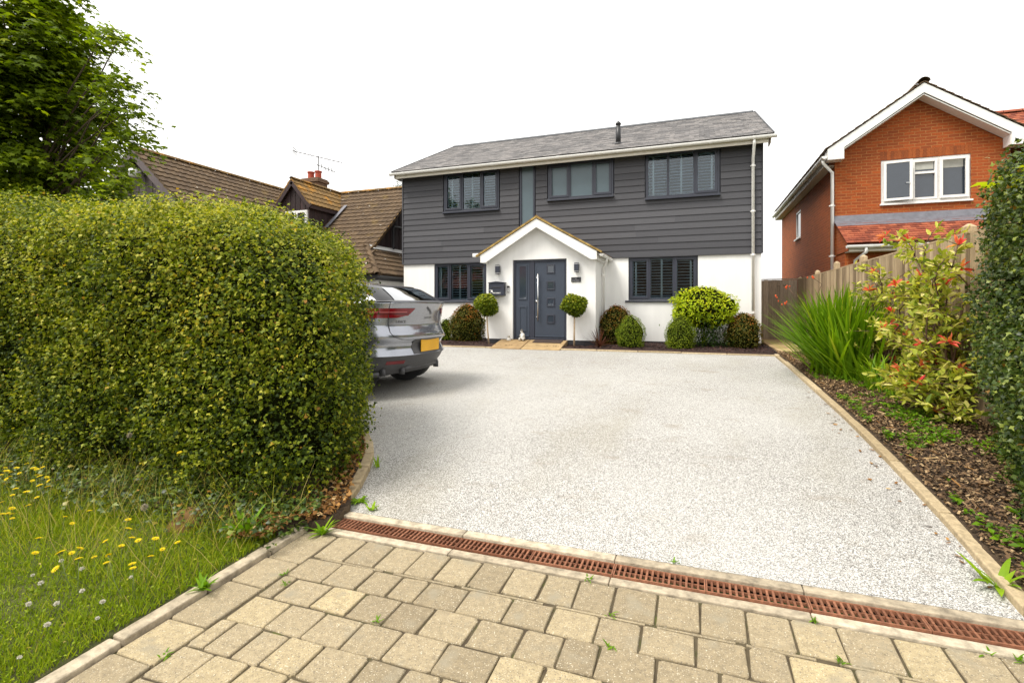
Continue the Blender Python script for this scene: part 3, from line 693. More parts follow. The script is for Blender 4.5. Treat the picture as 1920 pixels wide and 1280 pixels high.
# front door with side panel
DX0, DX1, DZ0, DZ1, DY = -4.42, -3.01, .765, 2.785, PY + .05
mb = MB(); fr = .06
mb.box(DX0, DX0 + fr, DY, DY + .07, DZ0, DZ1); mb.box(DX1 - fr, DX1, DY, DY + .07, DZ0, DZ1); mb.box(DX0 + fr, DX1 - fr, DY, DY + .07, DZ1 - fr, DZ1); mb.box(DX0 + fr, DX1 - fr, DY - .03, DY + .07, DZ0, DZ0 + .05)
mb.box(-3.985, -3.855, DY, DY + .07, DZ0 + .05, DZ1 - fr)
door = mb.build('front_door', M['anth'], house, bevel=.005)
mb = MB(); mb.box(-3.85, -3.075, DY + .015, DY + .06, .82, 2.72)
mb.box(-3.84, -3.085, DY - .012, DY + .013, .835, .86)
mb.build('door_leaf', M['door'], door, bevel=.004)
for i in range(4):
    z = 2.43 - i * .417; mb = MB(); a, b = -3.535, -3.325
    for (p, q, c_, d_) in ((a, b, z, z + .03), (a, b, z + .19, z + .22), (a, a + .03, z + .03, z + .19), (b - .03, b, z + .03, z + .19)): mb.box(p, q, DY - .005, DY + .014, c_, d_)
    fo = mb.build('door_light', M['anth'], door, bevel=.004)
    mb = MB(); mb.box(a + .03, b - .03, DY + .004, DY + .012, z + .03, z + .19); mb.build('pane', M['dkglass'], door)
mb = MB(); mb.box(-4.355, -3.99, DY + .015, DY + .06, .82, 2.72); mb.box(-4.345, -4.0, DY - .008, DY + .013, .835, .86)
for (p, q, c_, d_) in ((-4.27, -4.06, .97, 1.0), (-4.27, -4.06, 1.58, 1.61), (-4.27, -4.24, 1.0, 1.58), (-4.09, -4.06, 1.0, 1.58), (-4.28, -4.05, 1.77, 1.80), (-4.28, -4.05, 2.62, 2.65), (-4.28, -4.25, 1.80, 2.62), (-4.08, -4.05, 1.80, 2.62)): mb.box(p, q, DY - .001, DY + .014, c_, d_)
mb.build('side_panel', M['door'], door, bevel=.004)
mb = MB(); mb.box(-4.25, -4.08, DY + .006, DY + .013, 1.80, 2.62); mb.build('pane', M['dkglass'], door)
mb = MB(); mb.smooth = True; mb.tube([(-3.745, DY - .06, 1.24), (-3.745, DY - .06, 2.43)], .017, 10)
for z in (1.34, 2.33): mb.tube([(-3.745, DY - .06, z), (-3.80, DY - .055, z), (-3.80, DY + .016, z)], .009, 8)
mb.build('handle', M['steel'], door)
mb = MB(); mb.smooth = True; mb.tube([(-3.80, DY - .012, 1.73), (-3.80, DY + .016, 1.73)], .028, 14); mb.build('lock', M['steel'], door)

# ------------------------------------------------------------------ small things fixed to the porch
def wall_lamp(x, label):
    t = thing('wall_lamp', label, 'lamp', (x, PY, 2.43), group='lamps beside the front door')
    mb = MB(); mb.box(x - .035, x + .035, PY - .02, PY - .001, 2.44, 2.66); mb.build('back_plate', M['anth'], t)
    mb = MB(); mb.box(x - .055, x + .055, PY - .13, PY - .02, 2.465, 2.635); mb.build('lamp_body', M['anth'], t, bevel=.006)
    mb = MB(); mb.box(x - .045, x + .045, PY - .12, PY - .025, 2.635, 2.648); mb.build('lens', M['white'], t); mb = MB(); mb.box(x - .045, x + .045, PY - .12, PY - .025, 2.452, 2.465); mb.build('lens', M['white'], t)
    mb = MB(); mb.box(x - .050, x + .050, PY - .125, PY - .022, 2.648, 2.666); mb.build('cap', M['anth'], t); mb = MB(); mb.box(x - .050, x + .050, PY - .125, PY - .022, 2.435, 2.452); mb.build('cap', M['anth'], t)
wall_lamp(-4.80, 'dark box wall lamp above the letterbox on the white porch')
wall_lamp(-2.74, 'dark box wall lamp above the small name plaque on the white porch')
lb = thing('letterbox', 'dark blue letterbox with white lettering on the porch wall left of the door', 'letterbox', (-4.82, PY, 1.9))
mb = MB(); mb.box(-5.03, -4.61, PY - .14, PY - .002, 1.88, 2.20); mb.build('box_body', M['anth'], lb, bevel=.006)
mb = MB(); mb.prism([(-5.05, 2.203), (-4.59, 2.203), (-4.59, 2.215), (-4.82, 2.245), (-5.05, 2.215)], 'y', PY - .16, PY - .002); mb.build('lid', M['anth'], lb, bevel=.004)
mb = MB(); mb.box(-4.95, -4.69, PY - .1465, PY - .141, 2.07, 2.10); mb.build('flap', M['black'], lb, bevel=.002)
mb = MB(); yl = PY - .1435
def dash(x, z, w_, h_): mb.box(x - w_ / 2, x + w_ / 2, yl, yl + .003, z - h_ / 2, z + h_ / 2)
for k, (w_, h_) in enumerate(((.022, .03), (.018, .03), (.010, .03), (.018, .028), (.024, .026), (.018, .032), (.008, .034))): dash(-4.90 + k * .032, 1.945, w_, h_)
mb.prism([(-4.975, 1.975), (-4.945, 2.03), (-4.925, 2.02), (-4.905, 1.955), (-4.925, 1.965), (-4.955, 1.972)], 'y', yl, yl + .003)
dash(-4.985, 2.025, .022, .016); dash(-4.985, 1.935, .03, .012); dash(-4.945, 1.915, .012, .03)
mb.build('marking', M['white'], lb)
db = thing('doorbell', 'small black and silver doorbell between letterbox and front door', 'doorbell', (-4.535, PY, 2.0))
mb = MB(); mb.box(-4.568, -4.502, PY - .03, PY - .002, 1.96, 2.075); mb.build('body', M['steel'], db, bevel=.008)
mb = MB(); mb.box(-4.570, -4.500, PY - .032, PY - .002, 2.0765, 2.128); mb.build('camera_cap', M['black'], db, bevel=.006)
mb = MB(); mb.smooth = True; mb.tube([(-4.535, PY - .034, 1.99), (-4.535, PY - .029, 1.99)], .016, 12); mb.build('button', M['white'], db)
sg = thing('name_plaque', 'small black slate name plaque right of the front door', 'house sign', (-2.77, PY, 2.26))
mb = MB(); mb.box(-2.89, -2.65, PY - .022, PY - .002, 2.20, 2.315); mb.build('plate', M['plinth'], sg, bevel=.004)
M['faint'] = mat_plain('worn_lettering', (.20, .20, .21), .6)
mb = MB()
for k, w_ in enumerate((.02, .016, .018, .014, .02, .022, .018, .02)): mb.box(-2.868 + k * .024, -2.868 + k * .024 + w_ * .8, PY - .0245, PY - .0215, 2.224, 2.246)
mb.box(-2.785, -2.755, PY - .0245, PY - .0215, 2.272, 2.288); mb.build('marking', M['faint'], sg)
sl_ = thing('security_light', 'small white security light on the left foot of the porch gable', 'light', (-5.30, PY - .1, 2.93))
mb = MB(); mb.box(-5.29, -5.225, PY - .18, PY - .06, 2.885, 2.945); mb.build('bracket', M['white'], sl_)
mb = MB(); mb.box(-5.46, -5.29, PY - .20, PY - .05, 2.88, 2.97); mb.build('lamp_head', M['white'], sl_, bevel=.012)
mt = thing('doormat', 'dark brown doormat in front of the blue front door', 'doormat', (-3.45, 12.15, .75))
mb = MB(); mb._add([(-3.80, 12.02, .722), (-3.08, 12.02, .722), (-3.08, 12.30, .776), (-3.80, 12.30, .776), (-3.80, 12.02, .712), (-3.08, 12.02, .712), (-3.08, 12.30, .766), (-3.80, 12.30, .766)],
                   [(0, 1, 2, 3), (7, 6, 5, 4), (0, 4, 5, 1), (1, 5, 6, 2), (2, 6, 7, 3), (3, 7, 4, 0)])
M['mat'] = mat_plain('coir_mat', (.05, .032, .026), 1, var=.4, nscale=60, bumpy=1, bscale=200); mb.build('mat', M['mat'], mt)
# little statue by the door: a seated ornament with head, arms folded and a skirt
M['ornament'] = mat_tint('painted_ornament', [(0, (.10, .095, .085)), (.5, (.45, .42, .36)), (1, (.70, .68, .64))], .7, 40, .3)
st = thing('garden_ornament', 'small pale seated garden ornament on the step by the front door', 'statue', (-4.13, 12.22, .755))
mb = MB(); mb.smooth = True; mb.tint = .9; ox, oy, oz = -4.13, 12.22, .755
mb.lathe([(.055, .02), (.075, .03), (.07, .07), (.045, .13), (.04, .17), (.02, .185)], (ox + .01, oy, oz), 12); mb.build('torso', M['ornament'], st)
mb = MB(); mb.smooth = True; mb.tint = 1; mb.lathe([(.005, 0), (.03, .012), (.036, .035), (.03, .058), (.008, .07)], (ox - .005, oy - .01, oz + .18), 12); hd = mb.build('head', M['ornament'], st)
mb = MB(); mb.smooth = True; mb.tint = .0; mb.lathe([(.042, 0), (.036, .025), (.015, .045), (.004, .05)], (ox - .008, oy - .004, oz + .228), 12); mb.build('hat', M['ornament'], hd)
for s_ in (-1, 1):
    mb = MB(); mb.smooth = True; mb.tint = .3; mb.tube([(ox + .01 + s_ * .035, oy, oz + .16), (ox + .01 + s_ * .06, oy - .02, oz + .11), (ox + .01 + s_ * .02, oy - .06, oz + .09)], [.016, .015, .012], 8); mb.build('arm', M['ornament'], st)
    mb = MB(); mb.smooth = True; mb.tint = .7; mb.tube([(ox + .01 + s_ * .03, oy - .02, oz + .045), (ox + .01 + s_ * .05, oy - .09, oz + .05), (ox + .01 + s_ * .05, oy - .10, oz + .0)], [.022, .02, .022], 8); mb.build('leg', M['ornament'], st)
st2 = thing('stone_ornament', 'tiny pale stone ornament at the porch corner left of the door', 'ornament', (-4.48, 12.20, .72))
mb = MB(); mb.smooth = True; mb.tint = .8; mb.lathe([(.05, 0), (.06, .02), (.045, .06), (.03, .075)], (-4.48, 12.20, .735), 10); mb.build('base', M['ornament'], st2)
mb = MB(); mb.smooth = True; mb.tint = .4; mb.lathe([(.02, .0), (.035, .02), (.03, .045), (.01, .06)], (-4.475, 12.195, .81), 10); mb.build('head', M['ornament'], st2)
# ================================================================== tiled bungalow on the left
bung = thing('bungalow', 'brown tiled chalet bungalow with dark boards, small dormer and two chimney pots', 'house', (-13, 14, .6))
CR = (17.0, 6.12); WX = -15.1; PIT = .90
def boards_gable(mb, plane, axis, c0, c1, zb, top, bw=.14):
    """vertical boards under a sloping top; axis 'x': wall in plane x, running along y"""
    a = c0
    while a < c1 - .01:
        b = min(a + bw, c1); mb.tint = rng.random(); d = .012 if int(round((a - c0) / bw)) % 2 else 0
        q = [(a + .004, zb), (b - .004, zb), (b - .004, max(zb + .02, top(b - .004))), (a + .004, max(zb + .02, top(a + .004)))]
        mb.prism(q, axis, plane + d, plane + d - .03 if axis == 'x' else plane + d + .03); a = b
mb = MB()
mb.box(-15, -10.03, 13.45, 20.6, .4, 2.7); mb.prism([(13.45, 2.7), (20.6, 2.7), (CR[0], 5.85)], 'x', -15, -10.035); mb.build('wall', M['brickdk'], bung)
mb = MB(); mb.box(-18.6, -11.6, 10.36, 17, .3, 2.7); mb.prism([(-18.55, 2.7), (-11.65, 2.7), (WX, 5.85)], 'y', 10.36, 17); mb.build('wing_wall', M['brickdk'], bung)
mb = MB(); boards_gable(mb, -10.0, 'x', 13.2, 20.8, 2.6, lambda y: CR[1] - .12 - abs(y - CR[0]) * PIT); mb.build('gable_boards', M['darkwood'], bung)
mb = MB(); boards_gable(mb, 10.30, 'y', -18.7, -11.5, 2.6, lambda x: 6.0 - abs(x - WX) * PIT)
mb.build('wing_gable_boards', M['greywood'], bung)
mb = MB(); vf = Vector((0, 4.0, 3.6)); lf = vf.length
tiles(mb, (-14.9, 13.0, 2.52), (1, 0, 0), vf, 5.07, lf, .20, .25, .036, roll=.020, jit=.2, tint=(.25, .75), gap=.001, stagger=0)
tiles(mb, (-9.83, 21.0, 2.52), (-1, 0, 0), Vector((0, -4, 3.6)), 5.07, lf, .6, .6, .028, stagger=0)
mr = mb.build('roof', M['browntile'], bung, recalc=False)
mb = MB(); vr = Vector((-3.95, 0, 3.555)); lr = vr.length
tiles(mb, (WX + 3.95, 10.0, 2.56), (0, 1, 0), vr, 7.0, lr, .20, .25, .036, roll=.020, jit=.2, tint=(.25, .75), gap=.001, stagger=0)
tiles(mb, (WX - 3.95, 17.0, 2.56), (0, -1, 0), Vector((3.95, 0, 3.555)), 7.0, lr, .30, .30, .028, roll=.022, stagger=0)
mb.build('wing_roof', M['browntile'], bung, recalc=False)
def ridge_run(mb, p0, p1, seg=.45, r=.11):
    p0, p1 = Vector(p0), Vector(p1); d = (p1 - p0); n = max(1, int(d.length / seg)); t = d.normalized(); s_ = t.cross(Vector((0, 0, 1))).normalized()
    for i in range(n):
        a = p0 + d * (i / n); b = p0 + d * ((i + .97) / n); mb.tint = rng.random()
        P = [[c + s_ * (r * math.cos(q)) + Vector((0, 0, r * .8 * math.sin(q) - .03)) for q in [math.pi * k / 6 for k in range(7)]] for c in (a, b)]
        mb.grid(P)
mb = MB(); ridge_run(mb, (-15, 17, 6.15), (-9.83, 17, 6.15)); ridge_run(mb, (WX, 10.0, 6.14), (WX, 17, 6.14)); mb.build('ridge_tile', M['lichtile'], mr)
mb = MB()
def verge(mb, a, b, wd, th):
    a, b = Vector(a), Vector(b); d = b - a; up = Vector((0, 0, 1)); mb.obox((a + b) / 2, d / 2, (Vector((1, 0, 0)) if abs(d.x) < 1e-6 else Vector((0, 1, 0))) * th, (up - d.normalized() * up.dot(d.normalized())).normalized() * wd)
verge(mb, (-9.90, 13.0, 2.50), (-9.90, 17, 6.10), .035, .06); verge(mb, (-9.90, 21.0, 2.50), (-9.90, 17, 6.10), .035, .06)
mb.build('mortar_verge', M['lichtile'], mr)
mb = MB(); verge(mb, (WX + 3.95, 10.02, 2.42), (WX, 10.02, 5.975), .10, .018); verge(mb, (WX - 3.95, 10.02, 2.42), (WX, 10.02, 5.975), .10, .018)
for s_ in (-1, 1): verge(mb, (WX + s_ * 3.95, 10.15, 2.50), (WX, 10.15, 6.05), .012, .13)
mb.build('barge_board', M['greywood'], bung)
mb = MB(); mb.smooth = True; mb.tube([(WX + .12, 10.27, 5.42), (WX + .12, 10.05, 5.40)], [.05, .07], 12); mb.lathe([(.03, -.13), (.11, -.10), (.13, 0), (.11, .10), (.03, .13)], (WX + .12, 10.0, 5.38), 14)
mb.build('globe_lamp', M['white'], bung)
# dormer
DC, DYF, DZR = -13.4, 14.3, 6.10
mb = MB(); boards_gable(mb, DYF + .12, 'y', DC - .70, DC + .70, 3.6, lambda x: DZR - .20 - abs(x - DC) * 1.18, .11)
for s_ in (-1, 1):
    a = DYF + .15
    while a < 16.2: mb.tint = rng.random(); mb.box(DC + s_ * .66, DC + s_ * .70, a, a + .106, 3.6, 5.15); a += .11
dm = mb.build('dormer', M['darkwood'], bung)
mb = MB(); vd = Vector((-.80, 0, .95)); ld = vd.length
tiles(mb, (DC + .80, DYF, DZR - .95), (0, 1, 0), vd, 2.75, ld, .20, .25, .034, roll=.020, jit=.2, tint=(.25, .75), gap=.001, stagger=0)
tiles(mb, (DC - .80, DYF + 2.75, DZR - .95), (0, -1, 0), Vector((.80, 0, .95)), 2.75, ld, .30, .25, .024, roll=.02, stagger=0)
ridge_run(mb, (DC, DYF, DZR + .04), (DC, DYF + 2.7, DZR + .04), r=.09); mb.build('dormer_roof', M['lichtile'], dm, recalc=False)
mb = MB()
for s_ in (-1, 1): verge(mb, (DC + s_ * .80, DYF + .02, DZR - 1.04), (DC, DYF + .02, DZR - .10), .085, .015); mb.box(DC + s_ * .70, DC + s_ * .80, DYF + .04, DYF + 1.9, DZR - 1.08, DZR - .96)
mb.build('dormer_barge', M['darkwood'], dm)
window(bung, -13.72, -12.76, 4.15, 4.97, DYF + .06, (.5,), M['white'], (0, 1), pane='dkglass', fr=.04, sill=.02)
mb = MB(); mb.obox((DC + .92, 15.55, 4.94), (.07, 0, 0), (0, .55, .495), (0, -.006, .006)); M['lead'] = mat_plain('lead_flashing', (.13, .13, .15), .5, var=.2); mb.build('flashing', M['lead'], mr)
# chimney stack with two pots
mb = MB(); mb.box(-15.62, -14.78, 17.25, 17.85, 5.4, 6.80); mb.box(-15.68, -14.72, 17.19, 17.91, 6.80, 6.92); mb.box(-15.63, -14.77, 17.24, 17.86, 6.92, 6.98); ch = mb.build('chimney', M['brickdk'], bung)
M['pot'] = mat_plain('red_clay_pot', (.34, .055, .025), .75, var=.2)
for x in (-15.38, -15.0):
    mb = MB(); mb.smooth = False; mb.lathe([(.15, 0), (.13, .04), (.125, .26), (.15, .28), (.15, .33), (.10, .33), (.10, .1)], (x, 17.55, 6.98), 16); mb.build('chimney_pot', M['pot'], ch)
ae = thing('roof_aerial', 'thin metal television aerial above the chimney pots', 'aerial', (-15.2, 17.7, 7.0))
mb = MB(); mb.tube([(-15.22, 17.80, 6.6), (-15.22, 17.80, 8.05)], .022, 6); mb.build('mast', M['black'], ae)
mb = MB(); b0, b1 = Vector((-16.15, 17.3, 8.22)), Vector((-14.35, 18.3, 7.80)); mb.tube([b0, b1], .017, 5)
for k in range(9):
    c = b0.lerp(b1, .04 + k * .11); mb.tube([c - Vector((.06, -.10, 0)), c + Vector((.06, -.10, 0))], .009, 4)
for k in (-1, 0, 1): mb.tube([b0 + Vector((.1, .05, .10 * k - .02)) - Vector((.10, -.2, 0)), b0 + Vector((.1, .05, .10 * k - .02)) + Vector((.10, -.2, 0))], .02, 4)
mb.tube([b0.lerp(b1, .35), (-15.22, 17.80, 8.0)], .014, 5); mb.build('upper_boom', M['lead'], ae)
mb = MB(); mb.tube([(-15.25, 17.75, 7.66), (-14.6, 18.15, 7.38)], .016, 5)
for k in range(5):
    c = Vector((-15.2 + .12 * k, 17.78 + .07 * k, 7.64 - .05 * k)); mb.tube([c - Vector((.03, -.05, .09)), c + Vector((.03, -.05, .09))], .013, 4)
mb.build('lower_boom', M['black'], ae)
# lean-to along the gable with hipped front
mb = MB(); vl = Vector((-1.25, 0, 1.02))
tiles(mb, (-8.75, 12.75, 2.56), (0, 1, 0), vl, 7.5, vl.length, .20, .25, .036, roll=.020, jit=.2, tint=(.25, .75), gap=.001, stagger=0, keep=lambda c: c.y > 12.75 + (-8.75 - c.x) * .9)
vh = Vector((0, 1.25, 1.02))
tiles(mb, (-11.5, 12.72, 2.56), (1, 0, 0), vh, 2.75, vh.length, .20, .25, .036, roll=.020, jit=.2, tint=(.25, .75), gap=.001, stagger=0, keep=lambda c: c.x < -8.75 - (c.y - 12.72) * .95)
mb.poly([(-8.76, 12.76, 2.53), (-8.76, 20.2, 2.53), (-9.99, 20.2, 3.53), (-9.99, 13.95, 3.53)])
ridge_run(mb, (-8.78, 12.76, 2.58), (-10.0, 13.95, 3.62), r=.09)
lt = mb.build('lean_to_roof', M['browntile'], bung, recalc=False)
mb = MB(); mb.box(-9.99, -9.93, 14.0, 20.2, 3.50, 3.62); mb.obox((-9.86, 17.1, 3.535), (.07, 0, -.057), (0, 3.1, 0), (.004, 0, .005)); mb.build('flashing', M['white'], lt)
mb = MB(); mb.box(-10.0, -8.98, 12.95, 20.0, .4, 2.46); mb.build('lean_to_wall', M['render'], bung)
gutter(bung, (-8.70, 12.7, 2.49), (-8.70, 20.2, 2.49), .055, M['black'], 0); mb = MB(); mb.box(-8.84, -8.82, 12.8, 20.2, 2.38, 2.54); mb.box(-11.5, -8.82, 12.82, 12.84, 2.38, 2.54); mb.build('fascia', M['black'], bung)
downpipe(bung, [(-9.93, 16.4, 4.45), (-9.93, 15.45, 4.40), (-9.93, 15.38, 4.30), (-9.93, 15.38, 3.72), (-9.80, 15.2, 3.60)], .035, mat=M['black'])

# ================================================================== brick house on the right
bh = thing('brick_house', 'orange brick house with white gable boards and a red tiled lower roof', 'house', (5.2, 15.3, .6))
BX0, BX1, BY, BYB, BAX = 3.37, 6.95, 15.3, 24.0, 5.16
mb = MB(); wz = [(4.38, 6.20, 4.18, 5.27)]
wall_cells(mb, lambda a, b, c_, d_: mb.box(a, b, BY, BY + .25, c_, d_), BX0, BX1, .3, 5.45, wz)
mb.prism([(BX0, 5.45), (BX1, 5.45), (BAX, 6.73)], 'y', BY, BY + .25)
lw = [(19.9, 20.8, 4.0, 4.95)]
wall_cells(mb, lambda a, b, c_, d_: mb.box(BX0, BX0 + .25, a, b, c_, d_), BY + .25, BYB, .3, 5.45, lw)
mb.box(BX1 - .25, 14, 19.0, 19.25, .3, 5.35); mb.box(BX1 - .25, BX1, BY + .25, 19, .3, 5.35); mb.box(BX0 + .25, 14, BYB - .25, BYB, .3, 5.35); mb.build('wall', M['brick'], bh)
mb = MB(); mb.box(BX0 + .3, 13, BY + 1.6, BY + 1.7, .5, 5.3); mb.box(BX0 + .3, BX1 - .3, BY + .3, BYB - .4, 5.40, 5.44); mb.box(BX0 + .9, BX0 + 1.0, BY + 1.8, BYB - .4, .5, 5.3); mb.build('inner_room', M['room'], bh)
# soldier course over the window
M['soldier'] = mat_tint('brick_soldier', [(0, (.20, .05, .012)), (1, (.33, .085, .018))], .85, 30, .25, .4, 80)
mb = MB(); x = 4.36
while x < 6.22: mb.tint = rng.random(); mb.box(x + .004, x + .068, BY - .004, BY + .05, 5.275, 5.49); x += .075
mb.build('brick_lintel', M['soldier'], bh)
mb = MB(); vb = Vector((2.06, 0, 1.42)); lb_ = vb.length
tiles(mb, (BAX - 2.06, BYB + .2, 5.60), (0, -1, 0), vb, BYB + .2 - 14.93, lb_, .165, .20, .02, tint=(0, .6))
tiles(mb, (BAX + 2.06, 14.93, 5.60), (0, 1, 0), Vector((-2.06, 0, 1.42)), BYB + .2 - 14.93, lb_, .165, .20, .02, tint=(0, .6))
br = mb.build('roof', M['browntile'], bh, recalc=False)
mb = MB(); ridge_run(mb, (BAX, 14.92, 7.05), (BAX, BYB, 7.05), r=.12); mb.build('ridge_tile', M['browntile'], br)
mb = MB(); vq = Vector((0, 1.8, 1.5)); tiles(mb, (8.2, 18.8, 6.28), (1, 0, 0), vq, 6, vq.length, .165, .12, .016); ridge_run(mb, (8.2, 20.55, 7.75), (14.2, 20.55, 7.75), r=.12)
mb.quad((8.2, 23.6, 5.2), (14, 23.6, 5.2), (14, 20.6, 7.7), (8.2, 20.6, 7.7)); mb.build('main_roof', M['redtile'], bh, recalc=False)
mb = MB()
for s_ in (-1, 1):
    top = [(BAX, 6.985), (BAX + s_ * 2.02, 5.59), (BAX + s_ * 2.02, 5.32), (BAX + s_ * 1.66, 5.32), (BAX + s_ * 1.66, 5.605), (BAX, 6.755)]
    mb.prism(top, 'y', 14.955, 14.98); mb.prism([(BAX + s_ * 2.015, 5.325), (BAX + s_ * 2.015, 5.58), (BAX + s_ * 1.65, 5.58), (BAX + s_ * 1.65, 5.325)], 'y', 14.982, BY - .002)
    mb.prism([(BAX, 6.735), (BAX + s_ * 1.66, 5.59), (BAX + s_ * 1.66, 5.56), (BAX, 6.705)], 'y', 14.982, BY)
mb.build('barge_board', M['white'], bh)
mb = MB(); mb.box(BX0 - .24, BX0 - .22, 15.35, BYB + .1, 5.24, 5.45); mb.box(BX0 - .22, BX0, 15.35, BYB + .1, 5.24, 5.26); mb.build('fascia', M['soffit'], bh)
gutter(bh, (BX0 - .30, BYB + .15, 5.41), (BX0 - .30, 14.95, 5.41), .06, M['white'], 6)
downpipe(bh, [(BX0 - .30, 15.1, 5.37), (BX0 - .30, 15.1, 5.27), (BX0 - .07, 15.23, 5.05), (BX0 - .07, 15.23, .7)], .04, [(BX0 - .07, 15.23, z) for z in (4.2, 2.9)])
# front window: left casement ajar
WM = M['white']
f = window(bh, 4.38, 6.20, 4.18, 5.27, BY + .02, (.345, .655), WM, (), pane='dkglass', fr=.06, sill=.03)
mb = MB(); a0 = Vector((4.43, BY - .005, 0)); ang = R(-9); ux = Vector((math.cos(ang), math.sin(ang), 0)); uy = Vector((-ux.y, ux.x, 0)); cw = .585
def sashbox(mb, u0, u1, z0, z1, o, ux, uy): 
    c = o + ux * ((u0 + u1) / 2) + Vector((0, 0, (z0 + z1) / 2)); mb.obox(c, ux * (u1 - u0) / 2, uy * .022, Vector((0, 0, (z1 - z0) / 2)))
for q in ((0, cw, 4.235, 4.295), (0, cw, 5.165, 5.225), (0, .06, 4.295, 5.165), (cw - .06, cw, 4.295, 5.165)): sashbox(mb, *q, a0 - uy * .022, ux, uy)
mb.build('open_casement', WM, f, bevel=.003)
mb = MB(); sashbox(mb, .055, cw - .055, 4.29, 5.17, a0 - uy * .022, ux, uy * .2); mb.build('pane', M['dkglass'], f)
mb = MB(); a1 = Vector((5.575, BY - .004, 0)); ux2, uy2 = Vector((1, 0, 0)), Vector((0, 1, 0))
for q in ((0, .575, 4.235, 4.30), (0, .575, 5.16, 5.225), (0, .065, 4.30, 5.16), (.51, .575, 4.30, 5.16)): sashbox(mb, *q, a1 - uy2 * .022, ux2, uy2)
mb.box(5.04, 5.545, BY + .0, BY + .08, 4.87, 4.925); mb.box(5.04, 5.09, BY - .002, BY + .08, 4.24, 5.21); mb.box(5.495, 5.545, BY - .002, BY + .08, 4.24, 5.21); mb.box(5.09, 5.495, BY - .002, BY + .08, 4.24, 4.29); mb.box(5.09, 5.495, BY - .002, BY + .08, 5.16, 5.21)
mb.build('casement', WM, f, bevel=.003)
M['blind'] = mat_plain('pale_blind', (.40, .40, .36), .7)
mb = MB()
for a, b in ((4.50, 4.95), (5.10, 5.48), (5.66, 6.07)): mb.box(a, b, BY + .042, BY + .0465, 4.98, 5.19)
mb.build('blind', M['blind'], f)
mb = MB(); mb.box(4.93, 4.95, BY - .14, BY - .12, 4.62, 4.66); mb.box(4.86, 4.945, BY - .155, BY - .14, 4.64, 4.655); mb.build('handle', M['steel'], f)
# side window, seen edge-on
mb = MB(); xx = BX0 + .03
for q in ((19.9, 20.8, 4.0, 4.06), (19.9, 20.8, 4.89, 4.95), (19.9, 19.96, 4.06, 4.89), (20.74, 20.8, 4.06, 4.89)): mb.box(xx - .02, xx + .05, *q)
mb.box(BX0 - .06, BX0 + .05, 19.86, 20.84, 3.95, 3.998); sw = mb.build('window', WM, bh); mb = MB(); mb.box(xx + .01, xx + .015, 19.96, 20.74, 4.06, 4.89); mb.build('pane', M['dkglass'], sw)
# lower tiled roof over the front projection
mb = MB(); vp = Vector((0, 1.12, .66)); tiles(mb, (BX0 - .02, 14.1, 3.10), (1, 0, 0), vp, 5.0, vp.length, .165, .125, .016)
mb.quad((BX0, 14.12, 3.07), (8.3, 14.12, 3.07), (8.3, BY, 3.72), (BX0, BY, 3.72)); lr_ = mb.build('lower_roof', M['redtile'], bh, recalc=False)
mb = MB(); mb.obox((BX0 + 2.48, BY - .035, 3.83), (2.5, 0, 0), (0, .006, -.01), (0, .04, .10)); mb.obox((BX0 + 2.48, BY - .20, 3.70), (2.5, 0, 0), (0, .13, .076), (0, -.004, .006)); mb.build('flashing', M['lead'], lr_)
mb = MB(); mb.box(BX0 + .05, 8.3, 14.18, 14.20, 2.90, 3.06); mb.box(BX0 + .05, 8.3, 14.20, 14.55, 2.90, 2.92); mb.build('lower_fascia', M['soffit'], bh)
gutter(bh, (BX0 - .02, 14.11, 3.03), (8.3, 14.11, 3.03), .06, M['white'], 5)
downpipe(bh, [(3.75, 14.11, 3.0), (3.75, 14.11, 2.88), (3.62, 14.48, 2.72), (3.62, 14.48, .7)], .036)
mb = MB(); mb.box(BX0 + .05, 8.2, 14.55, BY - .003, .3, 2.90); mb.prism([(14.22, 2.925), (14.22, 3.06), (BY - .003, 3.68), (BY - .003, 2.925)], 'x', BX0 + .035, BX0 + .05); mb.build('lower_wall', M['brick'], bh)

# ================================================================== fence and side gate
fe = thing('closeboard_fence', 'weathered closeboard fence with tall posts running along the planting bed', 'fence', (2.78, 9, .45))
FX = 2.78; posts = [3.35, 5.12, 6.9, 8.8, 10.62, 12.45, 14.27, 16.5]
for i, y in enumerate(posts):
    zt_ = 2.47 + (.02, .03, -.02, .03, .0, .04, -.02, -.06)[i]; mb = MB(); mb.tint = rng.uniform(.5, .9)
    mb.box(FX - .05, FX + .05, y - .05, y + .05, .1, zt_); mb._add([(FX - .05, y - .05, zt_), (FX + .05, y - .05, zt_), (FX + .05, y + .05, zt_), (FX - .05, y + .05, zt_), (FX - .012, y - .012, zt_ + .035), (FX + .012, y - .012, zt_ + .035), (FX + .012, y + .012, zt_ + .035), (FX - .012, y + .012, zt_ + .035)],
        [(0, 1, 5, 4), (1, 2, 6, 5), (2, 3, 7, 6), (3, 0, 4, 7), (4, 5, 6, 7)])
    mb.build('post', M['fence'], fe, recalc=False)
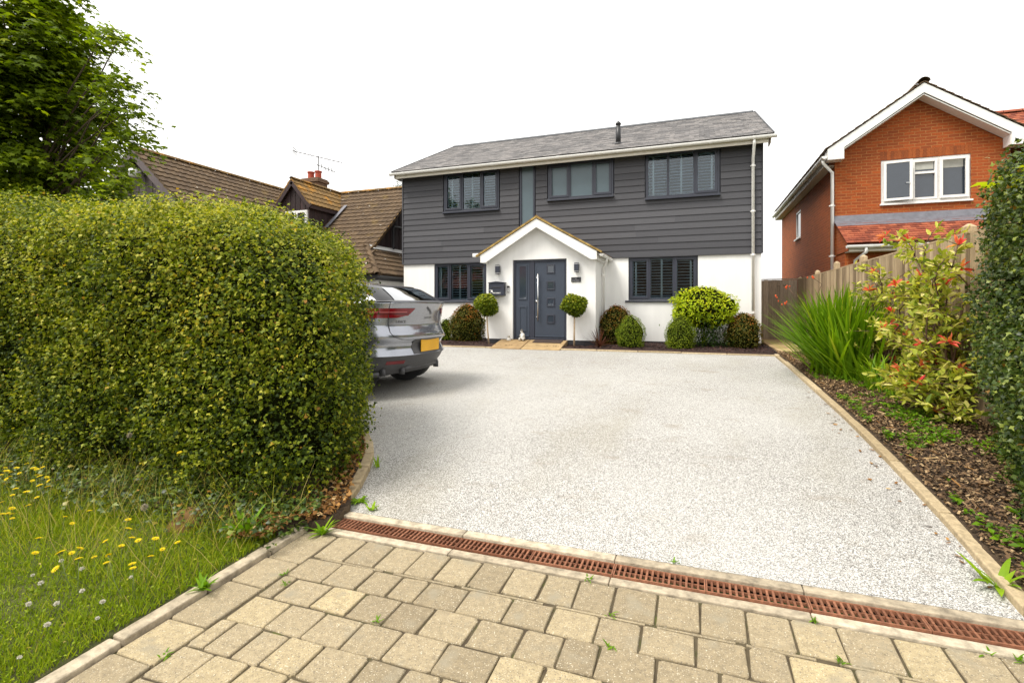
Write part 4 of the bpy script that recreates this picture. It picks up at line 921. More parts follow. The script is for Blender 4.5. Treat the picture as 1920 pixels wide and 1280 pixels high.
for i, (ya, yb) in enumerate(zip(posts, posts[1:])):
    mb = MB(); y = ya + .052; z1 = 2.36; n = int((yb - ya - .104) / .095); p = (yb - ya - .104) / n
    for k in range(n):
        mb.tint = float(np.clip(rng.normal(.5, .32), 0, 1)); a, b = y + k * p, y + (k + 1) * p + .012
        zz = z1 + rng.uniform(-.006, .006); x0 = FX - .012
        mb._add([(x0 - .040, a, .42), (x0 - .040, b - .016, .42), (x0 - .002, b, .42), (x0 + .004, a, .42), (x0 - .040, a, zz), (x0 - .040, b - .016, zz), (x0 - .002, b, zz), (x0 + .004, a, zz)],
                [(0, 3, 2, 1), (4, 5, 6, 7), (0, 1, 5, 4), (1, 2, 6, 5), (2, 3, 7, 6), (3, 0, 4, 7)])
    mb.tint = .4
    for z in (.75, 1.4, 2.1): mb.box(FX + .0, FX + .045, ya + .052, yb - .052, z, z + .075)
    mb.tint = .7; mb.box(FX - .04, FX + .03, ya + .052, yb - .052, z1 + .008, z1 + .03)
    mb.build('panel', M['fence'], fe, recalc=False)
    mb = MB(); mb.tint = .3; mb.box(FX - .02, FX + .015, ya + .052, yb - .052, .25, .415); mb.build('gravel_board', M['fence'], fe)
gt = thing('side_gate', 'grey brown boarded side gate between the white wall and the fence', 'gate', (2.1, 16.5, .6))
mb = MB(); x = 1.53
while x < 2.70:
    b = min(x + .105, 2.70); mb.tint = rng.random(); mb.box(x + .001, b - .001, 16.42 + .006 * (mb.tint > .5), 16.44, .66, 2.36 + rng.uniform(-.006, .006)); x = b
mb.build('boards', M['gatewood'], gt)
mb = MB(); mb.tint = .3
for z in (.85, 1.45, 2.1): mb.box(1.53, 2.70, 16.442, 16.48, z, z + .09)
mb.box(1.50, 2.71, 16.41, 16.47, 2.372, 2.40); mb.build('rail', M['gatewood'], gt)
mb = MB(); mb.smooth = True
for x in (2.22, 2.36): mb.tube([(x, 16.405, 2.22), (x, 16.42, 2.22)], .03, 12)
mb.build('knot_disc', M['gatewood'], gt)

# ================================================================== silver car, tail towards the drive
car = thing('parked_car', 'silver hatchback with slim red tail lights parked behind the big hedge', 'car', (-5.9, 6.6, G(6.6)))
CX, CY, CZ = -3.6, 6.6, .425
zs_ = [.24, .33, .47, .50, .60, .68, .72, .90, .97, 1.04, 1.15, 1.20, 1.235, 1.25]
pr_ = [.24, .15, .06, .032, .080, .065, .006, .092, .080, .070, .045, .015, .0, .05]
wd_ = [.86, .92, .945, .95, .95, .95, .95, .948, .94, .93, .91, .895, .885, .86]
ns_ = [.20, .08, .0, .0, .0, .03, .06, .45, .80, 1.05, 1.25, 1.35, 1.42, 1.45]
fz = lambda z, arr: float(np.interp(z, zs_, arr))
NE, AE = 2.5, .70
def Wp(l, y, z): return (CX - l, CY + y, CZ + z)
def rear(t, z, off=0.0):
    """point on the tail: t in [-1,1] is the angle around the plan outline / 90 degrees"""
    q = t * math.pi / 2; s_ = math.copysign(abs(math.sin(q)) ** (2 / NE), q); W_ = fz(z, wd_)
    y = W_ * s_; l = fz(z, pr_) + AE * (1 - max(0, math.cos(q)) ** (2 / NE))
    return Wp(l - off * math.cos(q), y + off * math.sin(q), z)
def t_of(y, z): return math.copysign(math.asin(min(1, (abs(y) / fz(z, wd_)) ** (NE / 2))) / (math.pi / 2), y)
TS = sorted([math.copysign(abs(k / 14) ** .8, k) for k in range(-14, 15)])
def outline(z):
    P = [rear(t, z) for t in TS]; W_ = fz(z, wd_); r0 = fz(z, pr_) + AE; n0 = 4.68 - fz(z, ns_); an = 1.0 if z < .8 else .7
    side = [r0 + (n0 - an - r0) * k / 22 for k in range(1, 22)]
    P += [Wp(l, W_, z) for l in side]
    for k in range(15):
        q = math.pi / 2 * (1 - k / 7); P.append(Wp(n0 - an * (1 - max(0, math.cos(q)) ** .8), math.copysign(W_ * abs(math.sin(q)) ** .8, q) if abs(q) > 1e-6 else 0, z))
    P += [Wp(l, -W_, z) for l in reversed(side)]
    return P
ZL = sorted(set(zs_ + [.28, .40, .55, .65, .82, .92, 1.10]))
def shell(zlist, arch=True):
    mb = MB(); mb.smooth = True; rows = [outline(z) for z in zlist]; n = len(rows[0]); vs = [p for r_ in rows for p in r_]; fs = []
    for i in range(len(rows) - 1):
        for k in range(n):
            q = [i * n + k, i * n + (k + 1) % n, (i + 1) * n + (k + 1) % n, (i + 1) * n + k]; c = sum((Vector(vs[j]) for j in q), Vector()) / 4
            l, z = CX - c.x, c.z - CZ
            if arch and abs(c.y - CY) > .6 and any((l - a) ** 2 + (z - .36) ** 2 < .37 ** 2 for a in (.86, 3.85)): continue
            fs.append(q)
    mb._add(vs, fs); return mb, rows[-1]
m, nt_, bs = newmat('silver_paint'); bs.inputs['Base Color'].default_value = (.42, .43, .46, 1); bs.inputs['Metallic'].default_value = .8; bs.inputs['Roughness'].default_value = .20
bs.inputs['Coat Weight'].default_value = .8; bs.inputs['Coat Roughness'].default_value = .05
nn_ = noise(nt_, 300, 2); r = ramp(nt_, [(.3, (.29, .305, .345)), (.7, (.35, .365, .41))]); nt_.links.new(nn_.outputs['Fac'], r.inputs[0]); nt_.links.new(r.outputs[0], bs.inputs['Base Color']); M['silver'] = m
M['cargrey'] = mat_plain('car_grey_plastic', (.075, .075, .08), .45, var=.1, nscale=40)
M['gloss'] = mat_plain('gloss_black', (.012, .012, .014), .08, var=.05, spec=.7)
M['rglass'] = mat_glass('rear_window_glass', (.10, .11, .12), .42)
M['taillamp'] = mat_plain('red_lens', (.17, .004, .010), .12, var=.2, nscale=20, spec=.7)
M['taildark'] = mat_plain('dark_red_lens', (.09, .004, .008), .12, var=.2, spec=.7)
M['pinkline'] = mat_plain('light_bar', (.62, .18, .18), .2, var=.05)
M['plate'] = mat_plain('yellow_plate', (.72, .38, .02), .45, var=.08, nscale=5)
M['tyre'] = mat_plain('tyre_rubber', (.018, .018, .019), .8, var=.2, nscale=40)
M['alloy'] = mat_plain('alloy_rim', (.35, .35, .37), .35, metal=.8, var=.05)
mb, topring = shell([z for z in ZL if z >= .50]); mb.poly(topring); body = mb.build('body', M['silver'], car)
mb, _ = shell([z for z in ZL if z <= .50])
for t0 in (-.55, -.3, .3, .55):                 # fins of the lower rear diffuser
    p = Vector(rear(t0, .33)); mb.obox(p + Vector((.0, 0, -.05)), (.04, 0, 0), (0, .010, 0), (0, 0, .045))
mb.obox(Wp(.22, 0, .30), (.05, 0, .02), (0, .42, 0), (0, 0, .025)); mb.obox(Wp(2.3, 0, .25), (1.9, 0, 0), (0, .8, 0), (0, 0, .03)); mb.build('lower_bumper', M['cargrey'], car)
# cabin
gz = [1.22, 1.30, 1.40, 1.46, 1.50, 1.535, 1.556, 1.565]; gr = [.14, .25, .42, .54, .85, 1.2, 1.6, 2.0]; gw = [.845, .80, .735, .70, .66, .58, .46, .30]; gn = [3.30, 3.05, 2.78, 2.60, 2.45, 2.3, 2.25, 2.2]
def gh(z, t, front=False):
    r0, W_, n0 = (float(np.interp(z, gz, a)) for a in (gr, gw, gn)); q = t * math.pi / 2; e = .5
    y = math.copysign(W_ * abs(math.sin(q)) ** e, q) if abs(q) > 1e-9 else 0; c = max(0, math.cos(q)) ** e
    return Wp(r0 + .45 * (1 - c), y, z) if not front else Wp(n0 - .7 * (1 - c), y, z)
def gring(z): return [gh(z, t) for t in TS] + [gh(z, -t, True) for t in reversed([-t for t in TS])][::1]
def ghshell(z0, z1, n=8):
    mb = MB(); mb.smooth = True; zz = [z0 + (z1 - z0) * i / n for i in range(n + 1)]; rows = []
    for z in zz: rows.append([gh(z, t) for t in TS] + [gh(z, t, True) for t in reversed(TS)])
    m_ = len(rows[0]); vs = [p for r_ in rows for p in r_]; mb._add(vs, [(i * m_ + k, i * m_ + (k + 1) % m_, (i + 1) * m_ + (k + 1) % m_, (i + 1) * m_ + k) for i in range(n) for k in range(m_)]); return mb, rows
mb, _ = ghshell(1.22, 1.475); mb.build('cabin_glass', M['gloss'], car)
mb, rows = ghshell(1.475, 1.565); mb.poly(rows[-1]); mb.build('roof', M['silver'], car)
mb = MB(); mb.smooth = True; P = []
for i in range(7):
    z = 1.245 + (1.43 - 1.245) * i / 6; P.append([tuple(Vector(gh(z, t)) + Vector((.006, 0, .006))) for t in np.linspace(-.42 + .05 * i / 6, .42 - .05 * i / 6, 13)])
mb.grid(P); mb.build('rear_window', M['rglass'], car)
mb = MB(); mb.smooth = True; P = []                              # roof spoiler: a thin wing behind the roof edge
ts = np.linspace(-.50, .50, 17)
ed = [Vector(gh(1.478, t)) for t in ts]
for dx_, dz_ in ((-.03, -.002), (.0, .0), (.10, -.006), (.115, -.022), (.09, -.062), (-.02, -.055)):
    P.append([p + Vector((dx_ - .0 * abs(t), 0, dz_ - .03 * abs(t) ** 2)) for p, t in zip(ed, ts)])
mb.grid(P); mb.poly([r_[0] for r_ in P]); mb.poly([r_[-1] for r_ in P]); mb.build('spoiler', M['gloss'], car)
def strip(ts, zlo, zhi, off, n=4):
    mb = MB(); mb.smooth = True
    P = [[rear(t, zlo(t) + (zhi(t) - zlo(t)) * k / n, off) for k in range(n + 1)] for t in ts]; mb.grid(P); return mb
mb = strip(np.linspace(-.86, .86, 25), lambda t: 1.232, lambda t: 1.250, .012, 1); mb.build('tailgate_lip', M['cargrey'], car)
for s_ in (-1, 1):
    ti = t_of(.36, 1.14); t0 = t_of(.47, 1.04)
    lo = lambda t: (1.135 - .095 * min(1, (abs(t) - ti) / (t0 - ti))) - (.028 if t0 + .10 < abs(t) < .80 else (.014 if t0 + .06 < abs(t) < .84 else 0))
    T = [s_ * t for t in list(np.linspace(ti, t0, 4)) + list(np.linspace(t0 + .03, 1.0, 14))]
    mb = strip(T, lo, lambda t: 1.140, .005); W_ = fz(1.09, wd_)
    lp = [Wp(fz(1.09, pr_) + AE + .16 * k, s_ * (W_ + .006), 0) for k in range(2)]
    tl = mb.build('tail_light', M['taillamp'], car)
    mb = strip(T[4:], lambda t: 1.085, lambda t: 1.091, .008, 1); mb.build('light_bar', M['pinkline'], tl)
    mb = strip(T[3:], lambda t: 1.058, lambda t: 1.076, .008, 1); mb.build('lower_lens', M['taildark'], tl)
    tr_ = [s_ * t for t in np.linspace(t_of(.50, .40), t_of(.74, .40), 5)]
    mb = strip(tr_, lambda t: .385, lambda t: .432, .006, 1); mb.build('reflector', M['taillamp'], car)
# tailgate shut line
mb = MB(); P = []
for s_ in (-1, 1):
    pts = [rear(s_ * t_of(.735, z), z, .001) for z in (1.23, 1.1, .95, .82)] + [rear(s_ * t_of(y, z), z, .001) for y, z in ((.71, .76), (.64, .725), (.55, .715))]
    mb.tube(pts, .0045, 5)
mb.tube([rear(t, .715, .001) for t in np.linspace(-t_of(.55, .71), t_of(.55, .71), 15)], .0045, 5); mb.build('shut_line', M['black'], body)
mb = strip(np.linspace(-t_of(.40, .6), t_of(.40, .6), 9), lambda t: .51, lambda t: .712 - .02 * abs(t), .003); mb.build('plate_recess', M['cargrey'], car)
mb = MB(); c = Vector(rear(0, .62, .035)); mb.obox(c, (.006, 0, .0), (0, .26, 0), (0, 0, .088)); mb.build('number_plate', M['plate'], car, bevel=.003)
# leaping cat emblem and lettering
def on_tail(y, z, off=.004): return rear(t_of(y, z) if abs(y) > 1e-6 else 0, z, off)
def tail_patch(mb, poly, off=.004): mb.poly([on_tail(y, z, off) for y, z in poly])
mb = MB()
tail_patch(mb, [(-.085, 1.150), (-.058, 1.162), (-.035, 1.150), (-.010, 1.135), (.035, 1.118), (.062, 1.088), (.085, 1.050), (.068, 1.056), (.048, 1.080), (.036, 1.072), (.040, 1.050), (.026, 1.058), (.018, 1.088), (-.015, 1.105), (-.030, 1.098), (-.055, 1.128), (-.072, 1.132)])
mb.build('emblem', M['cargrey'], car)
def lettering(txt, size, y0, z, name, sx=1.0):
    cu = bpy.data.curves.new(name, 'FONT'); cu.body = txt; cu.size = size; cu.align_x = 'CENTER'; cu.align_y = 'CENTER'
    tmp = bpy.data.objects.new('tmp_text', cu); COL.objects.link(tmp); dg = bpy.context.evaluated_depsgraph_get(); dg.update()
    me = bpy.data.meshes.new_from_object(tmp.evaluated_get(dg)); bpy.data.objects.remove(tmp, do_unlink=True)
    for v in me.vertices: v.co = on_tail(y0 + v.co.x * sx, z + v.co.y, .0045)
    return finish(me, name, M['gloss'], car)
lettering('JAGUAR', .042, 0, 1.005, 'badge_lettering', 1.25)
lettering('I-PACE', .050, -.57, .955, 'badge_lettering')
# wheels
for l in (.86, 3.85):
    for s_ in (-1, 1):
        wy = s_ * .80; mb = MB(); mb.smooth = True
        c = Wp(l, wy, .365); prof = [(-.12, .25), (-.125, .33), (-.105, .365), (.105, .365), (.125, .33), (.12, .25)]
        vs = [(c[0] + r_ * math.cos(2 * math.pi * k / 32), c[1] + d_, c[2] + r_ * math.sin(2 * math.pi * k / 32)) for d_, r_ in prof for k in range(32)]
        mb._add(vs, [(i * 32 + k, i * 32 + (k + 1) % 32, (i + 1) * 32 + (k + 1) % 32, (i + 1) * 32 + k) for i in range(5) for k in range(32)])
        root = mb.build('wheel', M['tyre'], car)
        mb = MB(); yo = c[1] + s_ * .09
        for k in range(5):
            q = 2 * math.pi * k / 5; e = Vector((math.cos(q), 0, math.sin(q))); n_ = Vector((-math.sin(q), 0, math.cos(q)))
            mb.obox(Vector((c[0], yo, c[2])) + e * .135, e * .115, n_ * .028, (0, .012, 0))
        mb.tube([(c[0], yo - .02 * s_, c[2]), (c[0], yo + .015 * s_, c[2])], .06, 16)
        ring = [(c[0] + .245 * math.cos(2 * math.pi * k / 32), yo, c[2] + .245 * math.sin(2 * math.pi * k / 32)) for k in range(33)]; mb.tube(ring, .014, 6); mb.build('rim', M['alloy'], root)
        mb = MB(); mb.tube([(c[0], c[1] - s_ * .13, c[2]), (c[0], c[1] + s_ * .05, c[2])], .24, 24); mb.build('brake_disc', M['cargrey'], root)
        mb = MB(); P = [[(c[0] + rr * math.cos(q), CY + s_ * yy, c[2] + rr * math.sin(q)) for q in np.linspace(-.25, math.pi + .25, 21)] for yy, rr in ((.952, .40), (.955, .385), (.60, .385))]; mb.grid(P)
        mb.poly([(c[0] + .40 * math.cos(q), CY + s_ * .60, c[2] + .40 * math.sin(q)) for q in np.linspace(0, 2 * math.pi, 25)[:-1]]); mb.build('wheel_arch', M['cargrey'], car)
for s_ in (-1, 1):
    mb = MB(); mb.smooth = True; mb.lathe([(.02, -.07), (.08, -.05), (.10, .0), (.08, .06), (.02, .075)], Wp(2.95, s_ * 1.02, 1.12), 10); mb.build('wing_mirror', M['silver'], car)
    for l in (1.7, 2.6): mb = MB(); mb.box(CX - l - .09, CX - l + .09, CY + s_ * .925, CY + s_ * .945, CZ + .97, CZ + .995); mb.build('door_handle', M['silver'], car)
    mb = MB()
    for l in (1.35, 2.25, 3.2): mb.tube([Wp(l, s_ * .951, .5), Wp(l - .02, s_ * .949, .8), Wp(l - .03, s_ * .925, 1.08), Wp(l - .03, s_ * .89, 1.22)], .004, 5)
    mb.build('door_seam', M['black'], body)

# ================================================================== houses across the road, seen mirrored in the ground floor windows
def far_house(label, x0, x1, mat):
    t = thing('opposite_house', label, 'house', ((x0 + x1) / 2, -14, 0)); mb = MB(); mb.box(x0, x1, -20.9, -14.3, -.5, 2.7)
    mb.prism([(-14.3, 2.7), (-20.9, 2.7), (-17.6, 5.6)], 'x', x0, x1); mb.build('wall', M['brick'], t)
    mb = MB(); v_ = Vector((0, -3.9, 3.5)); tiles(mb, (x1 + .2, -13.8, 2.55), (-1, 0, 0), v_, x1 - x0 + .4, v_.length, .33, .30, .03); tiles(mb, (x0 - .2, -21.4, 2.55), (1, 0, 0), Vector((0, 3.9, 3.5)), x1 - x0 + .4, v_.length, .66, .60, .03); mb.build('roof', mat, t, recalc=False)
    for k in range(3):
        xa = x0 + (x1 - x0) * (.12 + .3 * k); mb = MB(); mb.box(xa, xa + 1.9, -14.297, -14.25, .95, 2.15); f = mb.build('window', M['white'], t)
        for j in range(3): mb = MB(); mb.box(xa + .08 + j * .6, xa + .62 + j * .6, -14.248, -14.24, 1.03, 2.07); mb.build('pane', M['dkglass'], f)
far_house('brown roofed house over the road, mirrored in the right hand ground floor window', -6.5, 3.5, M['browntile'])
far_house('red roofed house over the road, mirrored in the left hand ground floor window', -27, -14, M['redtile'])
# ================================================================== planting
GREEN = [(0, (.022, .040, .004)), (.35, (.095, .135, .007)), (.65, (.225, .260, .014)), (.86, (.42, .42, .06)), (.93, (.46, .38, .02)), (1, (.36, .17, .05))]
M['hedgeleaf'] = mat_leaf('hedge_leaves', GREEN, .5, .30)
M['hollyleaf'] = mat_leaf('dark_glossy_leaves', [(0, (.014, .030, .006)), (.4, (.040, .072, .012)), (.75, (.105, .145, .022)), (.93, (.24, .28, .05)), (1, (.30, .16, .03))], .38, .2, .3)
M['mapleleaf'] = mat_leaf('broad_tree_leaves', [(0, (.045, .075, .004)), (.5, (.13, .19, .007)), (.85, (.27, .34, .012)), (1, (.42, .46, .02))], .55, .46)
M['boxleaf'] = mat_leaf('box_leaves', [(0, (.060, .100, .005)), (.5, (.155, .215, .009)), (1, (.30, .35, .018))], .5, .2)
M['bayleaf'] = mat_leaf('bay_leaves', [(0, (.035, .060, .005)), (.5, (.13, .175, .010)), (.8, (.28, .31, .018)), (1, (.44, .42, .03))], .4, .25)
M['redleaf'] = mat_leaf('reddish_leaves', [(0, (.045, .055, .008)), (.45, (.120, .120, .015)), (.7, (.24, .125, .016)), (1, (.36, .10, .014))], .45, .22, tcol=(1.4, 1.1, .6))
M['limeleaf'] = mat_leaf('lime_leaves', [(0, (.14, .22, .008)), (.4, (.34, .44, .012)), (.8, (.52, .58, .02)), (1, (.64, .58, .02))], .45, .35)
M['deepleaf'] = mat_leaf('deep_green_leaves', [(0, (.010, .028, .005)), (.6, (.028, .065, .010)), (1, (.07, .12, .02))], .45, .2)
M['photleaf'] = mat_leaf('variegated_leaves', [(0, (.12, .18, .02)), (.4, (.30, .35, .04)), (.75, (.52, .50, .08)), (1, (.70, .64, .26))], .4, .35)
M['phottip'] = mat_leaf('red_young_leaves', [(0, (.66, .05, .05)), (.5, (.74, .15, .10)), (1, (.68, .34, .06))], .4, .4, tcol=(1.3, .9, .7))
M['strap'] = mat_leaf('strap_leaves', [(0, (.06, .13, .006)), (.5, (.14, .27, .010)), (.9, (.26, .40, .016)), (1, (.42, .40, .05))], .45, .35)
M['cordleaf'] = mat_leaf('bronze_leaves', [(0, (.05, .018, .014)), (.7, (.14, .05, .03)), (1, (.26, .17, .07))], .5, .2, tcol=(1.2, .9, .6))
M['grass'] = mat_leaf('grass_blades', [(0, (.08, .135, .006)), (.4, (.19, .27, .010)), (.75, (.32, .38, .018)), (.9, (.42, .38, .05)), (1, (.50, .40, .15))], .5, .35)
M['dry'] = mat_leaf('dry_leaves', [(0, (.10, .045, .015)), (.5, (.26, .12, .03)), (.8, (.40, .22, .07)), (1, (.50, .36, .18))], .7, .15, .2, tcol=(1.2, 1, .7))
M['chip'] = mat_tint('bark_chips', [(0, (.030, .016, .009)), (.5, (.085, .048, .022)), (.85, (.20, .12, .055)), (1, (.36, .25, .13))], .85, 60, .3, .3, 120)
M['dchip'] = mat_tint('dark_bark_chips', [(0, (.014, .007, .006)), (.6, (.050, .020, .015)), (1, (.12, .055, .035))], .85, 60, .3, .3, 120)
M['petal'] = mat_leaf('yellow_petals', [(0, (.68, .50, .006)), (1, (.82, .68, .015))], .6, .3, .2, tcol=(1.1, 1, .3))
M['seed'] = mat_leaf('seed_fluff', [(0, (.38, .33, .25)), (1, (.52, .47, .38))], .8, .3, .1, tcol=(1, 1, .9))
M['clover'] = mat_leaf('white_clover', [(0, (.62, .58, .46)), (1, (.80, .78, .72))], .7, .2, .2, tcol=(1, 1, 1))
M['stem'] = mat_plain('green_stem', (.10, .14, .03), .6, var=.3)
M['twigstem'] = mat_plain('brown_stem', (.10, .055, .03), .8, var=.3)
UP = np.array([0, 0, 1.0])
def sdf_box(P, c, h, r):
    q = np.abs(P - c) - (np.asarray(h) - r); return np.linalg.norm(np.maximum(q, 0), axis=1) + np.minimum(q.max(axis=1), 0) - r
def grad(f, P, e=.03):
    return unit(np.stack([f(P + d) - f(P - d) for d in np.eye(3) * e], axis=1))
def shell_points(f, lo, hi, n, depth, batch=200000, decay=.5):
    out = []; tot = 0
    lo, hi = np.array(lo), np.array(hi)
    while tot < n:
        P = lo + rng.random((batch, 3)) * (hi - lo); d = f(P)
        k = (d < 0) & (d > -depth) & (rng.random(batch) < np.exp(d / (depth * decay))); out.append(P[k]); tot += k.sum()
    return np.concatenate(out)[:n]
def sprigs(P, Nn, per, spread):
    """several leaves on each little shoot"""
    n = len(P); off = rng.normal(size=(n, per, 3)) * spread; Q = (P[:, None] + off + Nn[:, None] * rng.random((n, per, 1)) * spread * 1.2).reshape(-1, 3)
    return Q, np.repeat(Nn, per, axis=0)
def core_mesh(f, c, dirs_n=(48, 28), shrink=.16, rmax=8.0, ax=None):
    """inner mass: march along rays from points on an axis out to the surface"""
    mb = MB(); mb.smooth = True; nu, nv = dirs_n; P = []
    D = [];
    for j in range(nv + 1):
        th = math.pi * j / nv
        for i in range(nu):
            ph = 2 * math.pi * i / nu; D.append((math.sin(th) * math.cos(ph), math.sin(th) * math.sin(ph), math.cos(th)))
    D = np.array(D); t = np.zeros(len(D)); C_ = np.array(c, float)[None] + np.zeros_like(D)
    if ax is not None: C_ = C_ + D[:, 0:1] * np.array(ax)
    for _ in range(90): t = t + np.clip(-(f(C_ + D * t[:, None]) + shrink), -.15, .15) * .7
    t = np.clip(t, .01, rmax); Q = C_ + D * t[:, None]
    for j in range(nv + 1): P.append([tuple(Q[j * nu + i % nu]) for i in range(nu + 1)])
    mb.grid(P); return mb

# ---- the big rounded hedge
hg = thing('clipped_hedge', 'big rounded clipped hedge of small maple leaves filling the space beside the drive', 'hedge', (-6.0, 4.0, .15))
def hedge_f(P):
    x, y, z = P[:, 0], P[:, 1], P[:, 2]
    top = np.interp(x, [-12, -9, -7.5, -5.7, -4.9, -4.4, -4.0, -3.5, -3.0, -2.4], [2.76, 2.72, 2.65, 2.58, 2.56, 2.51, 2.43, 2.26, 2.02, 1.75])
    Q = np.stack([x + .07 + .55 * (y - 3.6), y, (z - .12) * (2.8 / (top - .05))], axis=1)
    d = sdf_box(Q, np.array([-7.45, 3.96, 1.05]), (4.72, .97, 1.75), .58)
    return d + .22 * (vnoise(P, 1.1) - .5) + .14 * (vnoise(P + 7, 2.7) - .5) + .20 * (vnoise(P + 3, 6.5) - .5)
P = shell_points(hedge_f, (-10.5, 2.7, .12), (-2.3, 5.2, 3.3), 44000, .26)
N0 = grad(hedge_f, P); stray = rng.random(len(P)) < .02; P = P + N0 * np.where(stray, rng.uniform(.05, .16, len(P)) - hedge_f(P), 0)[:, None]; Q, NN = sprigs(P, N0, 5, .036)
keep = (hedge_f(Q) < .20) & (Q[:, 2] > g(Q[:, 1]) + .03); Q, NN = Q[keep], NN[keep]
F = unit(NN * .55 + UP * .45 + rnd_dirs(len(Q)) * .75); Dd = unit(NN * .5 + rnd_dirs(len(Q)) + np.array([0, 0, -.25]))
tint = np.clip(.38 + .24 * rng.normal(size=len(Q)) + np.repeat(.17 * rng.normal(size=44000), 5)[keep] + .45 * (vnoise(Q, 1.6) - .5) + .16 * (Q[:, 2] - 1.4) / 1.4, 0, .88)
yl = np.exp(-(((Q[:, 0] + 3.75) / .28) ** 2 + ((Q[:, 2] - 1.55) / .33) ** 2)) * .20 + .006; sel = rng.random(len(Q)) < yl; tint[sel] = rng.uniform(.88, .96, sel.sum())
sel = rng.random(len(Q)) < .006; tint[sel] = rng.uniform(.95, 1, sel.sum())
finish(leaf_mesh('hedge_foliage', Q, F, Dd, rng.uniform(.024, .046, len(Q)), T_LOBE3, tint), 'foliage', M['hedgeleaf'], hg)
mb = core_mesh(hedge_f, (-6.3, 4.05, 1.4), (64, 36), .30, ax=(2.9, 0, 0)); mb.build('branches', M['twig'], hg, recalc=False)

# ---- dark hedge on the right
hr = thing('clipped_hedge', 'dark glossy holly like hedge at the right edge in front of the fence', 'hedge', (2.7, 4.6, .25))
def hedge2_f(P):
    x, y, z = P[:, 0], P[:, 1], P[:, 2]
    lean = .22 * np.clip((z - .9) / .9, -1, 1) * 0
    Q = np.stack([x - .24 * (y - 4.9) + .10 * np.sin((z - .5) * 1.2), y, z], axis=1)
    d = sdf_box(Q, np.array([3.11, 4.35, 1.25]), (.90, 1.58, 1.60), .50)
    return d + .30 * (vnoise(P, 1.0) - .5) + .16 * (vnoise(P + 3, 2.6) - .5) + .16 * (vnoise(P + 9, 7) - .5)
P = shell_points(hedge2_f, (1.5, 2.5, .2), (4.2, 6.3, 3.1), 27000, .26)
N0 = grad(hedge2_f, P); Q, NN = sprigs(P, N0, 4, .036); keep = (hedge2_f(Q) < .07) & (Q[:, 2] > g(Q[:, 1]) + .04); Q, NN = Q[keep], NN[keep]
F = unit(NN * .6 + UP * .35 + rnd_dirs(len(Q)) * .8); Dd = unit(NN * .6 + rnd_dirs(len(Q)))
tint = np.clip(.46 + .24 * rng.normal(size=len(Q)) + .4 * (vnoise(Q, 1.8) - .5), 0, .93); sel = rng.random(len(Q)) < .012; tint[sel] = 1
finish(leaf_mesh('holly_foliage', Q, F, Dd, rng.uniform(.026, .046, len(Q)), T_LOBE3, tint), 'foliage', M['hollyleaf'], hr)
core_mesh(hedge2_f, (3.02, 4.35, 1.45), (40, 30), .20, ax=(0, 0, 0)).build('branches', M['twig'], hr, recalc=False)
k = 9; P = np.array([(2.14, 4.62, 2.50)]) + rng.normal(size=(k, 3)) * np.array([.05, .10, .035]); F = unit(UP + rnd_dirs(k) * .35); Dd = unit(np.array([-.6, -.4, -.1]) + rnd_dirs(k) * .7)
finish(leaf_mesh('shoot', P, F, Dd, rng.uniform(.10, .15, k), T_MAPLE, rng.uniform(.3, 1, k)), 'young_shoot', M['limeleaf'], hr)

# ---- broad leaved tree at the left
def limb_path(a, b, sag=.1, n=6):
    a, b = Vector(a), Vector(b); o = []
    for i in range(n + 1):
        t = i / n; p = a.lerp(b, t); p.z += sag * math.sin(math.pi * t); o.append(p + Vector(rng.normal(size=3)) * .04 * (0 < i < n))
    return o
def broad_tree(name, label, base, height, cr, cz, nlimb, nspray, per, leaf, mat, seed, tmpl=T_MAPLE, spread=.42, shape=1.0, extra=()):
    t = thing(name, label, 'tree', base); b = Vector(base); mb = MB(); mb.smooth = True
    top = b + Vector((.1, .05, height * .80)); tr = limb_path(b, top, 0, 8); mb.tube(tr, [.16 * (1 - .9 * i / 8) + .012 for i in range(9)], 10); mb.build('trunk', M['bark'], t)
    mb = MB(); mb.smooth = True; C_ = b + Vector((0, 0, cz)); SP = []
    for i in range(nspray):
        d = Vector(rnd_dirs(1)[0]); r_ = rng.random() ** .45; e = C_ + Vector((d.x * cr * r_, d.y * cr * r_, d.z * cr * shape * r_))
        if e.z < b.z + .9: continue
        SP.append(e)
    SP += [Vector(p) for p in extra]
    for i, e in enumerate(SP[::14] + [Vector(p) for p in extra]):
        s0 = tr[min(7, max(2, int(8 * (e.z - b.z - .8) / height)))]; pts = limb_path(s0, e, .15, 5); mb.tube(pts, [.026 * (1 - .85 * k / 5) + .003 for k in range(6)], 5)
    mb.build('limbs', M['bark'], t)
    S_ = np.array([tuple(e) for e in SP]); out = S_ - np.array(C_); outd = unit(out * np.array([1, 1, .3]))
    n = len(S_); loc = rng.normal(size=(n, per, 3)) * np.array([spread, spread, spread * .38]); Q = (S_[:, None] + loc); Q[:, :, 2] -= .25 * (loc[:, :, 0] ** 2 + loc[:, :, 1] ** 2) / spread
    Q = Q.reshape(-1, 3); O_ = np.repeat(outd, per, axis=0); F = unit(UP * .9 + O_ * .35 + rnd_dirs(len(Q)) * .55); Dd = unit(O_ * .6 + rnd_dirs(len(Q)) + np.array([0, 0, -.35]))
    tint = np.clip(.40 + .2 * rng.normal(size=len(Q)) + np.repeat(rng.normal(size=n) * .16, per), 0, 1)
    finish(leaf_mesh(name + '_crown', Q, F, Dd, rng.uniform(leaf * .7, leaf * 1.25, len(Q)), tmpl, tint), 'crown', mat, t); return t
